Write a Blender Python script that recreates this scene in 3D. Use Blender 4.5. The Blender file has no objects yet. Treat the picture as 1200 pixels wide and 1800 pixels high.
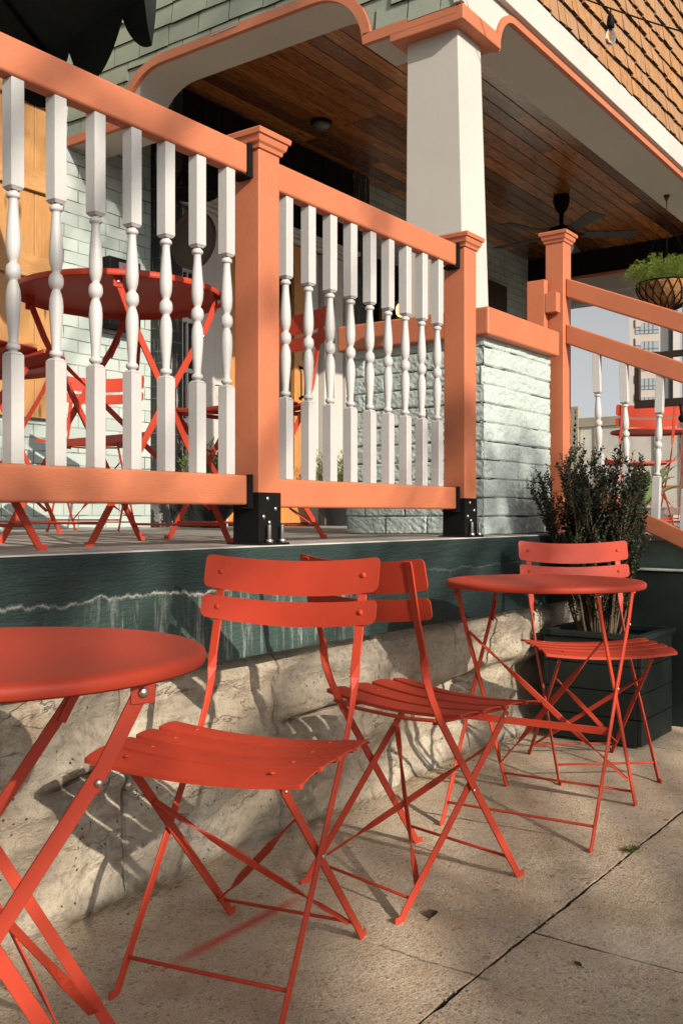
import bpy, math, random
from mathutils import Vector, noise
R = math.radians
random.seed(7)
S = bpy.context.scene
COL = S.collection

# ------------------------------------------------------------ camera
cam = bpy.data.cameras.new("camera"); co = bpy.data.objects.new("camera", cam); COL.objects.link(co)
co.location = (0, 0, 0); co.rotation_euler = (R(90), 0, R(-54))
cam.sensor_fit = 'HORIZONTAL'; cam.sensor_width = 24; cam.lens = 34.4
cam.shift_y = 0.0042; cam.clip_start = 0.05; cam.clip_end = 3000
S.camera = co

# ------------------------------------------------------------ light
SUN = Vector((-0.34, -1.0, 0.48)).normalized()          # towards the sun
el = math.asin(SUN.z); az = math.atan2(SUN.x, SUN.y)     # az clockwise from +Y
w = bpy.data.worlds.new("World"); S.world = w; w.use_nodes = True
nt = w.node_tree; nt.nodes.clear()
sk = nt.nodes.new('ShaderNodeTexSky'); sk.sky_type = 'NISHITA'; sk.sun_disc = False
sk.sun_elevation = el; sk.sun_rotation = az; sk.air_density = 1.0; sk.dust_density = 3.5; sk.ozone_density = 1.0
hs = nt.nodes.new('ShaderNodeHueSaturation'); hs.inputs['Saturation'].default_value = 0.10
bg = nt.nodes.new('ShaderNodeBackground'); bg.inputs[1].default_value = 0.072
wo = nt.nodes.new('ShaderNodeOutputWorld')
nt.links.new(sk.outputs[0], hs.inputs['Color']); tc = nt.nodes.new('ShaderNodeTexCoord'); sx = nt.nodes.new('ShaderNodeSeparateXYZ'); nt.links.new(tc.outputs['Generated'], sx.inputs[0])
hr = nt.nodes.new('ShaderNodeMapRange'); hr.inputs['From Min'].default_value = 0.0; hr.inputs['From Max'].default_value = 0.30
hr.inputs['To Min'].default_value = 0.9; hr.inputs['To Max'].default_value = 0.0; nt.links.new(sx.outputs[2], hr.inputs['Value'])
mx = nt.nodes.new('ShaderNodeMix'); mx.data_type = 'RGBA'; mx.inputs[7].default_value = (7.4, 7.75, 8.0, 1)      # low haze whitening the horizon
nt.links.new(hr.outputs[0], mx.inputs[0]); nt.links.new(hs.outputs[0], mx.inputs[6]); nt.links.new(mx.outputs[2], bg.inputs[0]); nt.links.new(bg.outputs[0], wo.inputs[0])
sl = bpy.data.lights.new("sun", 'SUN'); sl.energy = 4.5; sl.angle = R(0.55); sl.color = (1.0, 0.90, 0.76)
so = bpy.data.objects.new("sun", sl); COL.objects.link(so)
so.rotation_euler = SUN.to_track_quat('Z', 'Y').to_euler()
S.view_settings.view_transform = 'Standard'; S.view_settings.look = 'None'
S.view_settings.exposure = 0.50; S.view_settings.gamma = 1.0; S.view_settings.use_curve_mapping = False

# ------------------------------------------------------------ mesh helper
def vec(*a): return Vector(a)
class MB:
    def __init__(s): s.v = []; s.f = []; s.r = []; s.sm = []
    def add(s, vs, fs, rnd=None, smooth=False):
        n = len(s.v); s.v += [tuple(p) for p in vs]
        if rnd is None: rnd = random.random()
        for f in fs: s.f.append(tuple(i + n for i in f)); s.r.append(rnd); s.sm.append(smooth)
        return s
    def box(s, x0, x1, y0, y1, z0, z1, rnd=None):
        vs = [(x, y, z) for z in (z0, z1) for y in (y0, y1) for x in (x0, x1)]
        return s.add(vs, [(0,2,3,1),(4,5,7,6),(0,1,5,4),(2,6,7,3),(0,4,6,2),(1,3,7,5)], rnd)
    def hexa(s, vs, rnd=None):      # 8 corners ordered as box
        return s.add(vs, [(0,2,3,1),(4,5,7,6),(0,1,5,4),(2,6,7,3),(0,4,6,2),(1,3,7,5)], rnd)
    def tube(s, pts, rad, n=8, rnd=None, cap=True):
        pts = [Vector(p) for p in pts]; m = len(pts)
        rads = rad if isinstance(rad, (list, tuple)) else [rad]*m
        vs = []; up = None
        for i, p in enumerate(pts):
            t = (pts[min(i+1, m-1)] - pts[max(i-1, 0)]).normalized()
            if up is None:
                up = Vector((0,0,1)) if abs(t.z) < .9 else Vector((1,0,0))
            a = t.cross(up).normalized(); b = a.cross(t).normalized(); up = b
            for k in range(n):
                th = 2*math.pi*k/n
                vs.append(p + (a*math.cos(th) + b*math.sin(th))*rads[i])
        fs = [(i*n+k, i*n+(k+1) % n, (i+1)*n+(k+1) % n, (i+1)*n+k) for i in range(m-1) for k in range(n)]
        if cap: fs += [tuple(range(n))[::-1], tuple((m-1)*n+k for k in range(n))]
        return s.add(vs, fs, rnd, True)
    def lathe(s, prof, c=(0,0,0), n=24, rnd=None, smooth=True):
        vs = []; m = len(prof)
        for r, z in prof:
            for k in range(n):
                th = 2*math.pi*k/n; vs.append((c[0]+r*math.cos(th), c[1]+r*math.sin(th), c[2]+z))
        fs = [(i*n+k, i*n+(k+1) % n, (i+1)*n+(k+1) % n, (i+1)*n+k) for i in range(m-1) for k in range(n)]
        fs += [tuple(range(n))[::-1], tuple((m-1)*n+k for k in range(n))]
        return s.add(vs, fs, rnd, smooth)
    def ribbon(s, pts, wd, w, t, rnd=None):
        """flat bar: pts, width direction at each, width, thickness"""
        pts = [Vector(p) for p in pts]; m = len(pts); vs = []
        for i, p in enumerate(pts):
            tg = (pts[min(i+1, m-1)] - pts[max(i-1, 0)]).normalized()
            a = Vector(wd[i]); a = (a - tg*a.dot(tg)).normalized(); b = tg.cross(a).normalized()
            for (x, y) in ((-1,-1),(1,-1),(1,1),(-1,1)):
                vs.append(p + a*(x*w/2) + b*(y*t/2))
        fs = [(i*4+k, i*4+(k+1) % 4, (i+1)*4+(k+1) % 4, (i+1)*4+k) for i in range(m-1) for k in range(4)]
        fs += [(3,2,1,0), tuple((m-1)*4+k for k in range(4))]
        return s.add(vs, fs, rnd)
    def ball(s, c, r, n=10, sx=1, sy=1, sz=1, rnd=None):
        vs = [(c[0], c[1], c[2]-r*sz)]
        m = n//2
        for i in range(1, m):
            ph = -math.pi/2 + math.pi*i/m
            for k in range(n):
                th = 2*math.pi*k/n
                vs.append((c[0]+r*sx*math.cos(ph)*math.cos(th), c[1]+r*sy*math.cos(ph)*math.sin(th), c[2]+r*sz*math.sin(ph)))
        vs.append((c[0], c[1], c[2]+r*sz)); L = len(vs)-1; fs = []
        for k in range(n): fs.append((0, 1+(k+1) % n, 1+k)); fs.append((L, L-n+k, L-n+(k+1) % n))
        for i in range(m-2):
            for k in range(n):
                fs.append((1+i*n+k, 1+i*n+(k+1) % n, 1+(i+1)*n+(k+1) % n, 1+(i+1)*n+k))
        return s.add(vs, fs, rnd, True)
    def grid(s, fn, nu, nv, rnd=.5, smooth=True):
        vs = [fn(i/nu, j/nv) for j in range(nv+1) for i in range(nu+1)]
        fs = [(j*(nu+1)+i, j*(nu+1)+i+1, (j+1)*(nu+1)+i+1, (j+1)*(nu+1)+i) for j in range(nv) for i in range(nu)]
        return s.add(vs, fs, rnd, smooth)
    def leaf(s, p, d, nrm, L, W, fold=.15, rnd=None):
        p = Vector(p); d = Vector(d).normalized(); side = d.cross(Vector(nrm)).normalized(); up = side.cross(d)
        mid = p + d*L*.5
        vs = [p, mid + side*W/2 + up*W*fold, p + d*L, mid - side*W/2 + up*W*fold]
        return s.add(vs, [(0,1,2,3)], rnd)
    def build(s, name, mat, parent=None, bevel=0, seg=2, label=None, loc=None, auto=False):
        me = bpy.data.meshes.new(name); me.from_pydata(s.v, [], s.f)
        me.polygons.foreach_set('use_smooth', s.sm)
        at = me.attributes.new('rnd', 'FLOAT', 'FACE'); at.data.foreach_set('value', s.r)
        me.validate(); me.update()
        o = bpy.data.objects.new(name, me); COL.objects.link(o); me.materials.append(mat)
        if parent: o.parent = parent
        if bevel:
            b = o.modifiers.new('bevel', 'BEVEL'); b.width = bevel; b.segments = seg; b.limit_method = 'ANGLE'; b.angle_limit = R(40)
        if label: o['label'] = label
        if loc: o.location = loc
        return o

def empty(name, label, cat, loc=(0,0,0), rz=0, group=None):
    o = bpy.data.objects.new(name, None); COL.objects.link(o); o.location = loc; o.rotation_euler = (0,0,rz)
    o.empty_display_size = .1; tag(o, label, cat, group); return o
def tag(o, label=None, cat=None, group=None, kind=None):
    if label: o['label'] = label
    if cat: o['category'] = cat
    if group: o['group'] = group
    if kind: o['kind'] = kind
    return o
def copy_tree(o, parent=None):
    c = o.copy(); COL.objects.link(c); c.parent = parent
    for ch in list(o.children): copy_tree(ch, c)
    return c

# ------------------------------------------------------------ materials
class NT:
    def __init__(s, name):
        s.m = bpy.data.materials.new(name); s.m.use_nodes = True; s.t = s.m.node_tree; s.t.nodes.clear()
        s.o = s.n('ShaderNodeOutputMaterial'); s.b = s.n('ShaderNodeBsdfPrincipled'); s.l(s.b.outputs[0], s.o.inputs[0])
    def n(s, ty, **k):
        x = s.t.nodes.new(ty)
        for a, b in k.items(): setattr(x, a, b)
        return x
    def l(s, a, b): s.t.links.new(a, b)
    def co(s, sc=(1,1,1), loc=(0,0,0), geo=False):
        tc = s.n('ShaderNodeTexCoord'); mp = s.n('ShaderNodeMapping'); mp.inputs['Scale'].default_value = sc; mp.inputs['Location'].default_value = loc
        s.l(tc.outputs['Object'], mp.inputs[0]); return mp.outputs[0]
    def noise(s, v, scale, detail=4, rough=.55, dist=0):
        x = s.n('ShaderNodeTexNoise'); x.inputs['Scale'].default_value = scale; x.inputs['Detail'].default_value = detail
        x.inputs['Roughness'].default_value = rough; x.inputs['Distortion'].default_value = dist; s.l(v, x.inputs['Vector']); return x.outputs['Fac']
    def vor(s, v, scale, feat='F1', out='Distance'):
        x = s.n('ShaderNodeTexVoronoi'); x.feature = feat; x.inputs['Scale'].default_value = scale; s.l(v, x.inputs['Vector']); return x.outputs[out]
    def ramp(s, f, stops, interp='LINEAR'):
        x = s.n('ShaderNodeValToRGB'); e = x.color_ramp.elements; x.color_ramp.interpolation = interp
        while len(e) < len(stops): e.new(.5)
        for i, (p, c) in enumerate(stops):
            e[i].position = p; e[i].color = (c, c, c, 1) if isinstance(c, (int, float)) else (*c, 1)
        s.l(f, x.inputs[0]); return x.outputs[0]
    def mix(s, f, a, b, mode='MIX'):
        x = s.n('ShaderNodeMix'); x.data_type = 'RGBA'; x.blend_type = mode
        for i, q in ((0, f), (6, a), (7, b)):
            if isinstance(q, (int, float)): x.inputs[i].default_value = q if i == 0 else (q, q, q, 1)
            elif isinstance(q, tuple): x.inputs[i].default_value = (*q, 1)
            else: s.l(q, x.inputs[i])
        return x.outputs[2]
    def math(s, op, a, b=None, c=None):
        x = s.n('ShaderNodeMath'); x.operation = op
        for i, q in enumerate((a, b, c)):
            if q is None: continue
            if isinstance(q, (int, float)): x.inputs[i].default_value = q
            else: s.l(q, x.inputs[i])
        return x.outputs[0]
    def attr(s):
        x = s.n('ShaderNodeAttribute'); x.attribute_name = 'rnd'; return x.outputs['Fac']
    def sep(s, v):
        x = s.n('ShaderNodeSeparateXYZ'); s.l(v, x.inputs[0]); return x.outputs
    def bump(s, h, strength=.3, dist=.01, prev=None):
        x = s.n('ShaderNodeBump'); x.inputs['Strength'].default_value = strength; x.inputs['Distance'].default_value = dist
        s.l(h, x.inputs['Height'])
        if prev: s.l(prev, x.inputs['Normal'])
        s.l(x.outputs[0], s.b.inputs['Normal']); return x.outputs[0]
    def base(s, c):
        if isinstance(c, tuple): s.b.inputs['Base Color'].default_value = (*c, 1)
        else: s.l(c, s.b.inputs['Base Color'])
    def rough(s, r):
        if isinstance(r, (int, float)): s.b.inputs['Roughness'].default_value = r
        else: s.l(r, s.b.inputs['Roughness'])

def mul(c, k): return tuple(min(1, x*k) for x in c)
def paint(name, c, rough=.5, var=.12, scale=6, bump=.05, bscale=120, grain=None, coat=0, spec=.5, wear=None):
    q = NT(name); v = q.co(grain or (1,1,1)); vv = q.co()
    n1 = q.noise(vv, scale, 4); n2 = q.noise(v, bscale, 3)
    col = q.mix(q.ramp(n1, [(.3, 0.0), (.7, 1.0)]), mul(c, 1-var), mul(c, 1+var))
    col = q.mix(q.math('MULTIPLY', q.ramp(n2, [(.35, 1.0), (.55, 0.0)]), .25 if grain else .08), col, mul(c, .7))
    if wear:
        sp = q.ramp(q.noise(vv, 35, 6, .7), [(.66, 0.0), (.72, 1.0)]); col = q.mix(q.math('MULTIPLY', sp, .35), col, wear)
    q.base(col); q.rough(q.ramp(n1, [(.3, max(rough-.08, .05)), (.7, rough+.08)]))
    q.bump(n2, bump, .004 if not grain else .006); q.b.inputs['Specular IOR Level'].default_value = spec
    q.b.inputs['Coat Weight'].default_value = coat; q.b.inputs['Coat Roughness'].default_value = .3
    return q.m

RED = paint('red_powder_coat', (.41, .040, .016), .56, .13, 4, .12, 900, wear=(.50, .10, .05), spec=.35)
CORAL = paint('coral_timber_paint', (.45, .140, .064), .55, .07, 5, .25, 40, (1, 14, 14), wear=(.5, .13, .06))
CORALV = paint('coral_post_paint', (.45, .140, .064), .55, .07, 5, .25, 40, (14, 14, 1), wear=(.5, .13, .06))
WHITE = paint('white_gloss_paint', (.44, .43, .42), .45, .05, 7, .12, 60, (8, 8, 1), wear=(.5, .48, .45))
WHITEB = paint('white_beam_paint', (.47, .445, .405), .6, .05, 2.2, .12, 30, (1, 10, 10), wear=(.6, .5, .4))
BLACK = paint('black_metal', (.005, .005, .005), .7, .2, 20, .2, 200, spec=.12)
BLACKW = paint('black_painted_boards', (.005, .0045, .0045), .7, .3, 5, .2, 60, (10, 10, 1), spec=.2)
DGREEN = paint('dark_green_planks', (.004, .012, .010), .6, .2, 4, .3, 50, (1, 1, 14), wear=(.015, .03, .026))
TAUPE = paint('taupe_paint', (.30, .26, .21), .6, .08, 5, .1, 60)
GREY = paint('grey_paint', (.10, .10, .105), .6, .1, 5, .1, 60)
POTM = paint('pot_glaze', (.012, .014, .016), .3, .2, 8, .1, 60)
COIR = paint('coir_fibre', (.30, .14, .05), .95, .5, 30, 1.0, 160)
LAMPW = paint('opal_glass', (.75, .72, .66), .3, .02, 5, .02, 50)
CANVAS = paint('dark_green_canvas', (.003, .007, .005), .9, .2, 6, .3, 500)

def metal():
    q = NT('zinc_metal'); q.base((.55, .54, .52)); q.b.inputs['Metallic'].default_value = 1; q.rough(.35)
    q.bump(q.noise(q.co(), 200), .1, .002); return q.m
ZINC = metal()
def glass():
    q = NT('dark_window_glass'); q.base((.012, .013, .014)); q.rough(.06); q.bump(q.noise(q.co(), 2.5, 2), .04, .02); return q.m
DGLASS = glass()
def clear():
    q = NT('bulb_glass'); q.base((.95, .93, .88)); q.rough(.03); q.b.inputs['Transmission Weight'].default_value = 1; q.b.inputs['IOR'].default_value = 1.2; return q.m
BULB = clear()
def emis():
    q = NT('warm_lamp_glow'); q.base((.9, .6, .3)); q.b.inputs['Emission Color'].default_value = (1, .5, .18, 1); q.b.inputs['Emission Strength'].default_value = 2.2; return q.m
GLOW = emis()

def mint_brick_flat():
    q = NT('mint_painted_brick_wall'); v = q.co(); x, y, z = q.sep(v)
    cb = q.n('ShaderNodeCombineXYZ'); q.l(x, cb.inputs[0]); q.l(z, cb.inputs[1])
    wob = q.n('ShaderNodeVectorMath'); wob.operation = 'ADD'
    nz = q.n('ShaderNodeTexNoise'); nz.inputs['Scale'].default_value = 9; q.l(v, nz.inputs['Vector'])
    sc = q.n('ShaderNodeVectorMath'); sc.operation = 'SCALE'; sc.inputs['Scale'].default_value = .012
    q.l(nz.outputs['Color'], sc.inputs[0]); q.l(cb.outputs[0], wob.inputs[0]); q.l(sc.outputs[0], wob.inputs[1])
    br = q.n('ShaderNodeTexBrick'); br.inputs['Scale'].default_value = 1; br.inputs['Brick Width'].default_value = .215; br.inputs['Row Height'].default_value = .076
    br.inputs['Mortar Size'].default_value = .004; br.inputs['Mortar Smooth'].default_value = .4
    br.inputs['Color1'].default_value = (.8,.8,.8,1); br.inputs['Color2'].default_value = (1,1,1,1); br.inputs['Mortar'].default_value = (.55,.55,.55,1)
    q.l(wob.outputs[0], br.inputs['Vector'])
    big = q.noise(v, 1.3, 5); fine = q.noise(v, 60, 5, .65)
    col = q.mix(q.ramp(big, [(.35, 0.0), (.65, 1.0)]), (.36, .43, .40), (.45, .50, .465))
    col = q.mix(1.0, col, br.outputs['Color'], 'MULTIPLY')
    crack = q.math('MULTIPLY', br.outputs['Fac'], q.ramp(q.noise(v, 5, 3), [(.48, 0.0), (.56, 1.0)]))
    col = q.mix(q.math('MULTIPLY', crack, .8), col, (.05, .06, .05))
    q.base(col); q.rough(.6)
    h = q.math('ADD', q.math('MULTIPLY', q.math('SUBTRACT', 1.0, br.outputs['Fac']), 1.0), q.math('MULTIPLY', fine, .5))
    q.bump(h, .5, .008); return q.m
MINTWALL = mint_brick_flat()
def mint_solid(name, a, b, bs=90, br=.6):
    q = NT(name); v = q.co(); n1 = q.noise(v, 3, 4); n2 = q.noise(v, bs, 5, .7); at = q.attr()
    col = q.mix(q.math('ADD', q.math('MULTIPLY', n1, .6), q.math('MULTIPLY', at, .4)), a, b)
    col = q.mix(q.ramp(n2, [(.30, .5), (.42, 0.0)]), col, mul(a, .45))
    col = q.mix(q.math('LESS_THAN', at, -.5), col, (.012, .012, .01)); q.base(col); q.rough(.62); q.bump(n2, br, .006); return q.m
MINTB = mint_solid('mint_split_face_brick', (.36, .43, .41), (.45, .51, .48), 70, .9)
MINTS = mint_solid('mint_shingle', (.185, .21, .165), (.285, .31, .25), 80, .35)

def wood(name, c1, c2, c3, along='X', gl=.5, coat=0, knots=True, bw=None):
    q = NT(name)
    sc = {'X': (1.2, 16, 16), 'Z': (16, 16, 1.2)}[along]
    at = q.attr(); v0 = q.co(sc)
    off = q.n('ShaderNodeVectorMath'); off.operation = 'ADD'; cb = q.n('ShaderNodeCombineXYZ')
    m = q.math('MULTIPLY', at, 37.0); q.l(m, cb.inputs[0]); q.l(m, cb.inputs[1]); q.l(m, cb.inputs[2]); q.l(v0, off.inputs[0]); q.l(cb.outputs[0], off.inputs[1])
    g = q.noise(off.outputs[0], 2.2, 6, .62, 1.2); g2 = q.noise(off.outputs[0], 9, 3, .6, .4)
    col = q.mix(q.ramp(g, [(.3, 0.0), (.7, 1.0)]), c1, c2)
    col = q.mix(q.ramp(g2, [(.38, .55), (.5, 0.0)]), col, mul(c1, .55))
    col = q.mix(q.math('MULTIPLY', at, .95 if along == 'X' else .75), col, c3)
    if knots:
        ksc = {'X': (2.2, 9, 9), 'Z': (9, 9, 2.2)}[along]
        kv = q.n('ShaderNodeVectorMath'); kv.operation = 'ADD'; q.l(q.co(ksc), kv.inputs[0]); q.l(cb.outputs[0], kv.inputs[1])
        kn = q.vor(kv.outputs[0], 1.0); col = q.mix(q.ramp(kn, [(.06, 1.0), (.15, 0.0)]), col, mul(c1, .25))
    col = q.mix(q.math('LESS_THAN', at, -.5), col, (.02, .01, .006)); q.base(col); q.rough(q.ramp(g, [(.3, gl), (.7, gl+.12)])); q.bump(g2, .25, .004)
    q.b.inputs['Coat Weight'].default_value = coat; q.b.inputs['Coat Roughness'].default_value = .18
    return q.m
CEIL = wood('varnished_ceiling_plank', (.42, .125, .027), (.74, .29, .065), (.060, .018, .008), 'X', .20, 1.0)
CEDAR = wood('weathered_cedar_shingle', (.24, .10, .032), (.46, .235, .085), (.28, .17, .10), 'Z', .75, 0, False)
PINE = wood('orange_pine_board', (.38, .19, .06), (.50, .27, .10), (.40, .20, .07), 'X', .5, .2)
DOORW = wood('stained_door_wood', (.42, .17, .04), (.55, .25, .07), (.45, .2, .05), 'Z', .45, .3)

def stone():
    q = NT('tan_limestone'); v = q.co(); vs = q.co((1, 1, 2.2))
    big = q.noise(v, 1.7, 4, .6); mid = q.noise(vs, 6, 8, .68); fine = q.noise(v, 55, 6, .75); grit = q.noise(v, 210, 3, .7)
    col = q.mix(q.ramp(big, [(.36, 0.0), (.64, 1.0)]), (.44, .37, .28), (.60, .535, .43))
    col = q.mix(q.ramp(mid, [(.40, .55), (.56, 0.0)]), col, (.31, .25, .18))
    col = q.mix(q.ramp(q.noise(v, 3.2, 5, .6), [(.57, 0.0), (.72, .5)]), col, (.36, .22, .105))
    col = q.mix(q.ramp(q.noise(q.co((1, 1, 1.4), (7, 0, 2)), 2.6, 7, .65), [(.56, 0.0), (.66, .6)]), col, (.24, .21, .175))
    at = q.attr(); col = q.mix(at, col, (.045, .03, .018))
    run = q.ramp(q.noise(q.co((1, 1, .12)), 16, 5, .6), [(.60, 0.0), (.72, .35)]); col = q.mix(run, col, (.17, .12, .075))
    ck = q.noise(q.co((1.0, 1, 4.5), (3, 1, 5)), 2.1, 5, .6, .5)
    cr = q.ramp(q.math('ABSOLUTE', q.math('SUBTRACT', ck, .5)), [(0.0, 1.0), (.005, 0.0)])
    cr = q.math('MULTIPLY', cr, q.ramp(q.noise(v, 2.7, 3), [(.52, 0.0), (.58, 1.0)]))
    col = q.mix(q.math('MULTIPLY', cr, .6), col, (.09, .06, .035))
    ph = q.ramp(q.vor(v, 46), [(.09, 1.0), (.15, 0.0)]); ph = q.math('MULTIPLY', ph, q.ramp(q.noise(v, 5, 2), [(.50, 0.0), (.58, 1.0)]))
    col = q.mix(ph, col, (.06, .04, .025))
    col = q.mix(q.ramp(fine, [(.34, .6), (.50, 0.0)]), col, (.22, .165, .11)); col = q.mix(q.ramp(grit, [(.60, 0.0), (.70, .4)]), col, (.60, .52, .42))
    q.base(col); q.rough(.95); q.b.inputs['Specular IOR Level'].default_value = .15
    h = q.math('SUBTRACT', q.math('ADD', q.math('MULTIPLY', mid, 1.6), q.math('ADD', q.math('MULTIPLY', fine, .6), q.math('MULTIPLY', grit, .15))), q.math('ADD', q.math('MULTIPLY', cr, .4), q.math('MULTIPLY', ph, .6)))
    q.bump(h, 1.0, .020); return q.m
STONE = stone()

G0z = -.917
def pavement():
    q = NT('weathered_pavement'); v = q.co()
    big = q.noise(v, 1.4, 6, .62, .6); mid = q.noise(v, 9, 6, .6); ag = q.vor(v, 95, 'F1', 'Color'); agd = q.vor(v, 95)
    col = q.mix(q.ramp(big, [(.32, 0.0), (.68, 1.0)]), (.50, .405, .29), (.68, .58, .44))
    col = q.mix(q.ramp(mid, [(.4, 0.0), (.62, .55)]), col, (.46, .335, .21))
    hsv = q.n('ShaderNodeSeparateColor'); q.l(ag, hsv.inputs[0])
    peb = q.ramp(hsv.outputs[0], [(.10, (.24, .17, .11)), (.35, (.44, .33, .22)), (.75, (.52, .41, .29)), (.93, (.52, .27, .12)), (.97, (.70, .64, .55))])
    mask = q.math('MULTIPLY', q.ramp(agd, [(.35, 1.0), (.5, 0.0)]), q.ramp(q.noise(v, 22, 4), [(.36, 0.15), (.56, .80)]))
    col = q.mix(mask, col, peb)
    fine = q.noise(v, 240, 4, .7); col = q.mix(q.ramp(fine, [(.38, .62), (.52, 0.0)]), col, (.13, .09, .06)); col = q.mix(q.ramp(q.noise(v, 32, 6, .75), [(.56, 0.0), (.70, .45)]), col, (.24, .165, .10)); col = q.mix(q.ramp(q.noise(q.co((1, 1, 1), (9, 4, 0)), 2.4, 6, .65), [(.54, 0.0), (.66, .30)]), col, (.62, .55, .46))
    # dark grime near the wall and stray spots
    x, y, z = q.sep(v)
    gr = q.math('MULTIPLY', q.ramp(y, [(1.55, 0.0), (1.78, 1.0)]), q.ramp(mid, [(.35, .2), (.6, 1.0)])) if False else q.ramp(q.noise(v, 3.4, 5, .65), [(.58, 0.0), (.72, .5)])
    col = q.mix(gr, col, (.24, .175, .115))
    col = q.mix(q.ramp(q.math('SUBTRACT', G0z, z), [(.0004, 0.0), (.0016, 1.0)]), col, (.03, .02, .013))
    sp = q.ramp(q.vor(v, 7), [(.045, 1.0), (.075, 0.0)]); col = q.mix(q.math('MULTIPLY', sp, .6), col, (.08, .06, .05))
    # soft-edged red line running along the pavement
    dy = q.math('ABSOLUTE', q.math('SUBTRACT', y, q.math('ADD', 1.455, q.math('MULTIPLY', q.math('SUBTRACT', x, 1.63), .02))))
    ln = q.ramp(q.math('ADD', dy, q.math('MULTIPLY', q.noise(v, 60, 4), .012)), [(.008, .85), (.030, 0.0)])
    ex = q.math('MULTIPLY', q.ramp(x, [(.0, 0.0), (1.0, 1.0)]), 1.0)
    dx = q.math('ABSOLUTE', q.math('SUBTRACT', x, 1.62)); ex = q.ramp(dx, [(.13, 1.0), (.27, 0.0)])
    col = q.mix(q.math('MULTIPLY', ln, ex), col, (.50, .045, .02))
    cx_ = q.math('ABSOLUTE', q.math('SUBTRACT', q.math('ADD', x, q.math('MULTIPLY', q.noise(v, 14, 6, .7), .035)), 1.745))
    ckk = q.math('MULTIPLY', q.ramp(cx_, [(.0012, 1.0), (.0045, 0.0)]), q.math('MULTIPLY', q.ramp(y, [(.90, 1.0), (1.0, .8)]), q.ramp(q.math('ABSOLUTE', q.math('SUBTRACT', y, 1.05)), [(.13, 1.0), (.20, 0.0)])))
    ckk = q.math('MULTIPLY', ckk, q.ramp(q.noise(v, 20, 3), [(.42, .1), (.52, 1.0)])); col = q.mix(ckk, col, (.05, .035, .022))
    q.base(col); q.rough(.92)
    q.bump(q.math('ADD', q.math('MULTIPLY', agd, .5), q.math('ADD', fine, q.math('MULTIPLY', mid, 1.2))), .8, .005); return q.m
PAVE = pavement()

def deckm():
    q = NT('worn_grey_deck'); v = q.co((1, 6, 1)); n = q.noise(v, 4, 6, .65); f = q.noise(q.co(), 90, 4)
    col = q.mix(q.ramp(n, [(.35, 0.0), (.65, 1.0)]), (.20, .175, .15), (.42, .385, .345)); col = q.mix(q.ramp(f, [(.35, .5), (.5, 0.0)]), col, (.12, .10, .085))
    q.base(col); q.rough(.8); q.bump(f, .4, .004); return q.m
DECK = deckm()

def slabm():
    q = NT('dark_green_masonry_paint'); v = q.co(); x, y, z = q.sep(v)
    brush = q.noise(q.co((1.5, 1, 22)), 6, 5, .65); big = q.noise(v, 1.8, 3)
    col = q.mix(q.ramp(brush, [(.3, 0.0), (.7, 1.0)]), (.007, .0165, .016), (.015, .031, .029))
    col = q.mix(q.ramp(big, [(.4, 0.0), (.65, .5)]), col, (.026, .050, .045))
    # tide line and runs of lime below it
    wv = q.noise(q.co((1, 1, .02)), 4.5, 10, .72)
    line = q.math('ADD', -.238, q.math('MULTIPLY', wv, .09))
    dz = q.math('SUBTRACT', z, line)
    edge = q.ramp(q.math('DIVIDE', q.math('ABSOLUTE', q.math('ADD', dz, q.math('MULTIPLY', q.math('SUBTRACT', q.noise(v, 70, 6, .8), .5), .016))), q.math('ADD', .35, q.noise(v, 12, 3))), [(0.0, 1.0), (.0050, 0.0)])
    st = q.noise(q.co((1, 1, .09)), 30, 10, .8)
    str1 = q.ramp(st, [(.52, 0.0), (.62, .85)]); st2 = q.ramp(q.noise(q.co((1, 1, .05), (5, 0, 0)), 3.2, 4), [(.42, 0.0), (.6, 1.0)])
    low = q.ramp(dz, [(0.0, 1.0), (.004, 0.0)])
    fade = q.ramp(z, [(-.40+1, .35), (-.19+1, 1.0)]) if False else 1.0
    xl = q.ramp(q.math('MULTIPLY', x, .1), [(.10, .25), (.15, .35), (.172, 1.0), (.240, 1.0), (.262, 0.08)])
    lime = q.math('MULTIPLY', q.math('MULTIPLY', q.math('MULTIPLY', str1, st2), low), xl)
    wash = q.math('MULTIPLY', q.math('MULTIPLY', low, xl), q.math('MULTIPLY', st2, .30))
    col = q.mix(wash, col, (.13, .21, .175)); col = q.mix(lime, col, (.42, .44, .40))
    col = q.mix(q.math('MULTIPLY', edge, q.math('MULTIPLY', xl, q.ramp(q.noise(v, 40, 3), [(.35, .2), (.55, 1.0)]))), col, (.66, .64, .58))
    q.base(col); q.rough(.55); q.b.inputs['Specular IOR Level'].default_value = .3; q.bump(q.math('ADD', brush, q.math('MULTIPLY', q.noise(q.co((1, 1, 3)), 60, 6), 1.2)), .6, .006); return q.m
SLABM = slabm()

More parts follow.
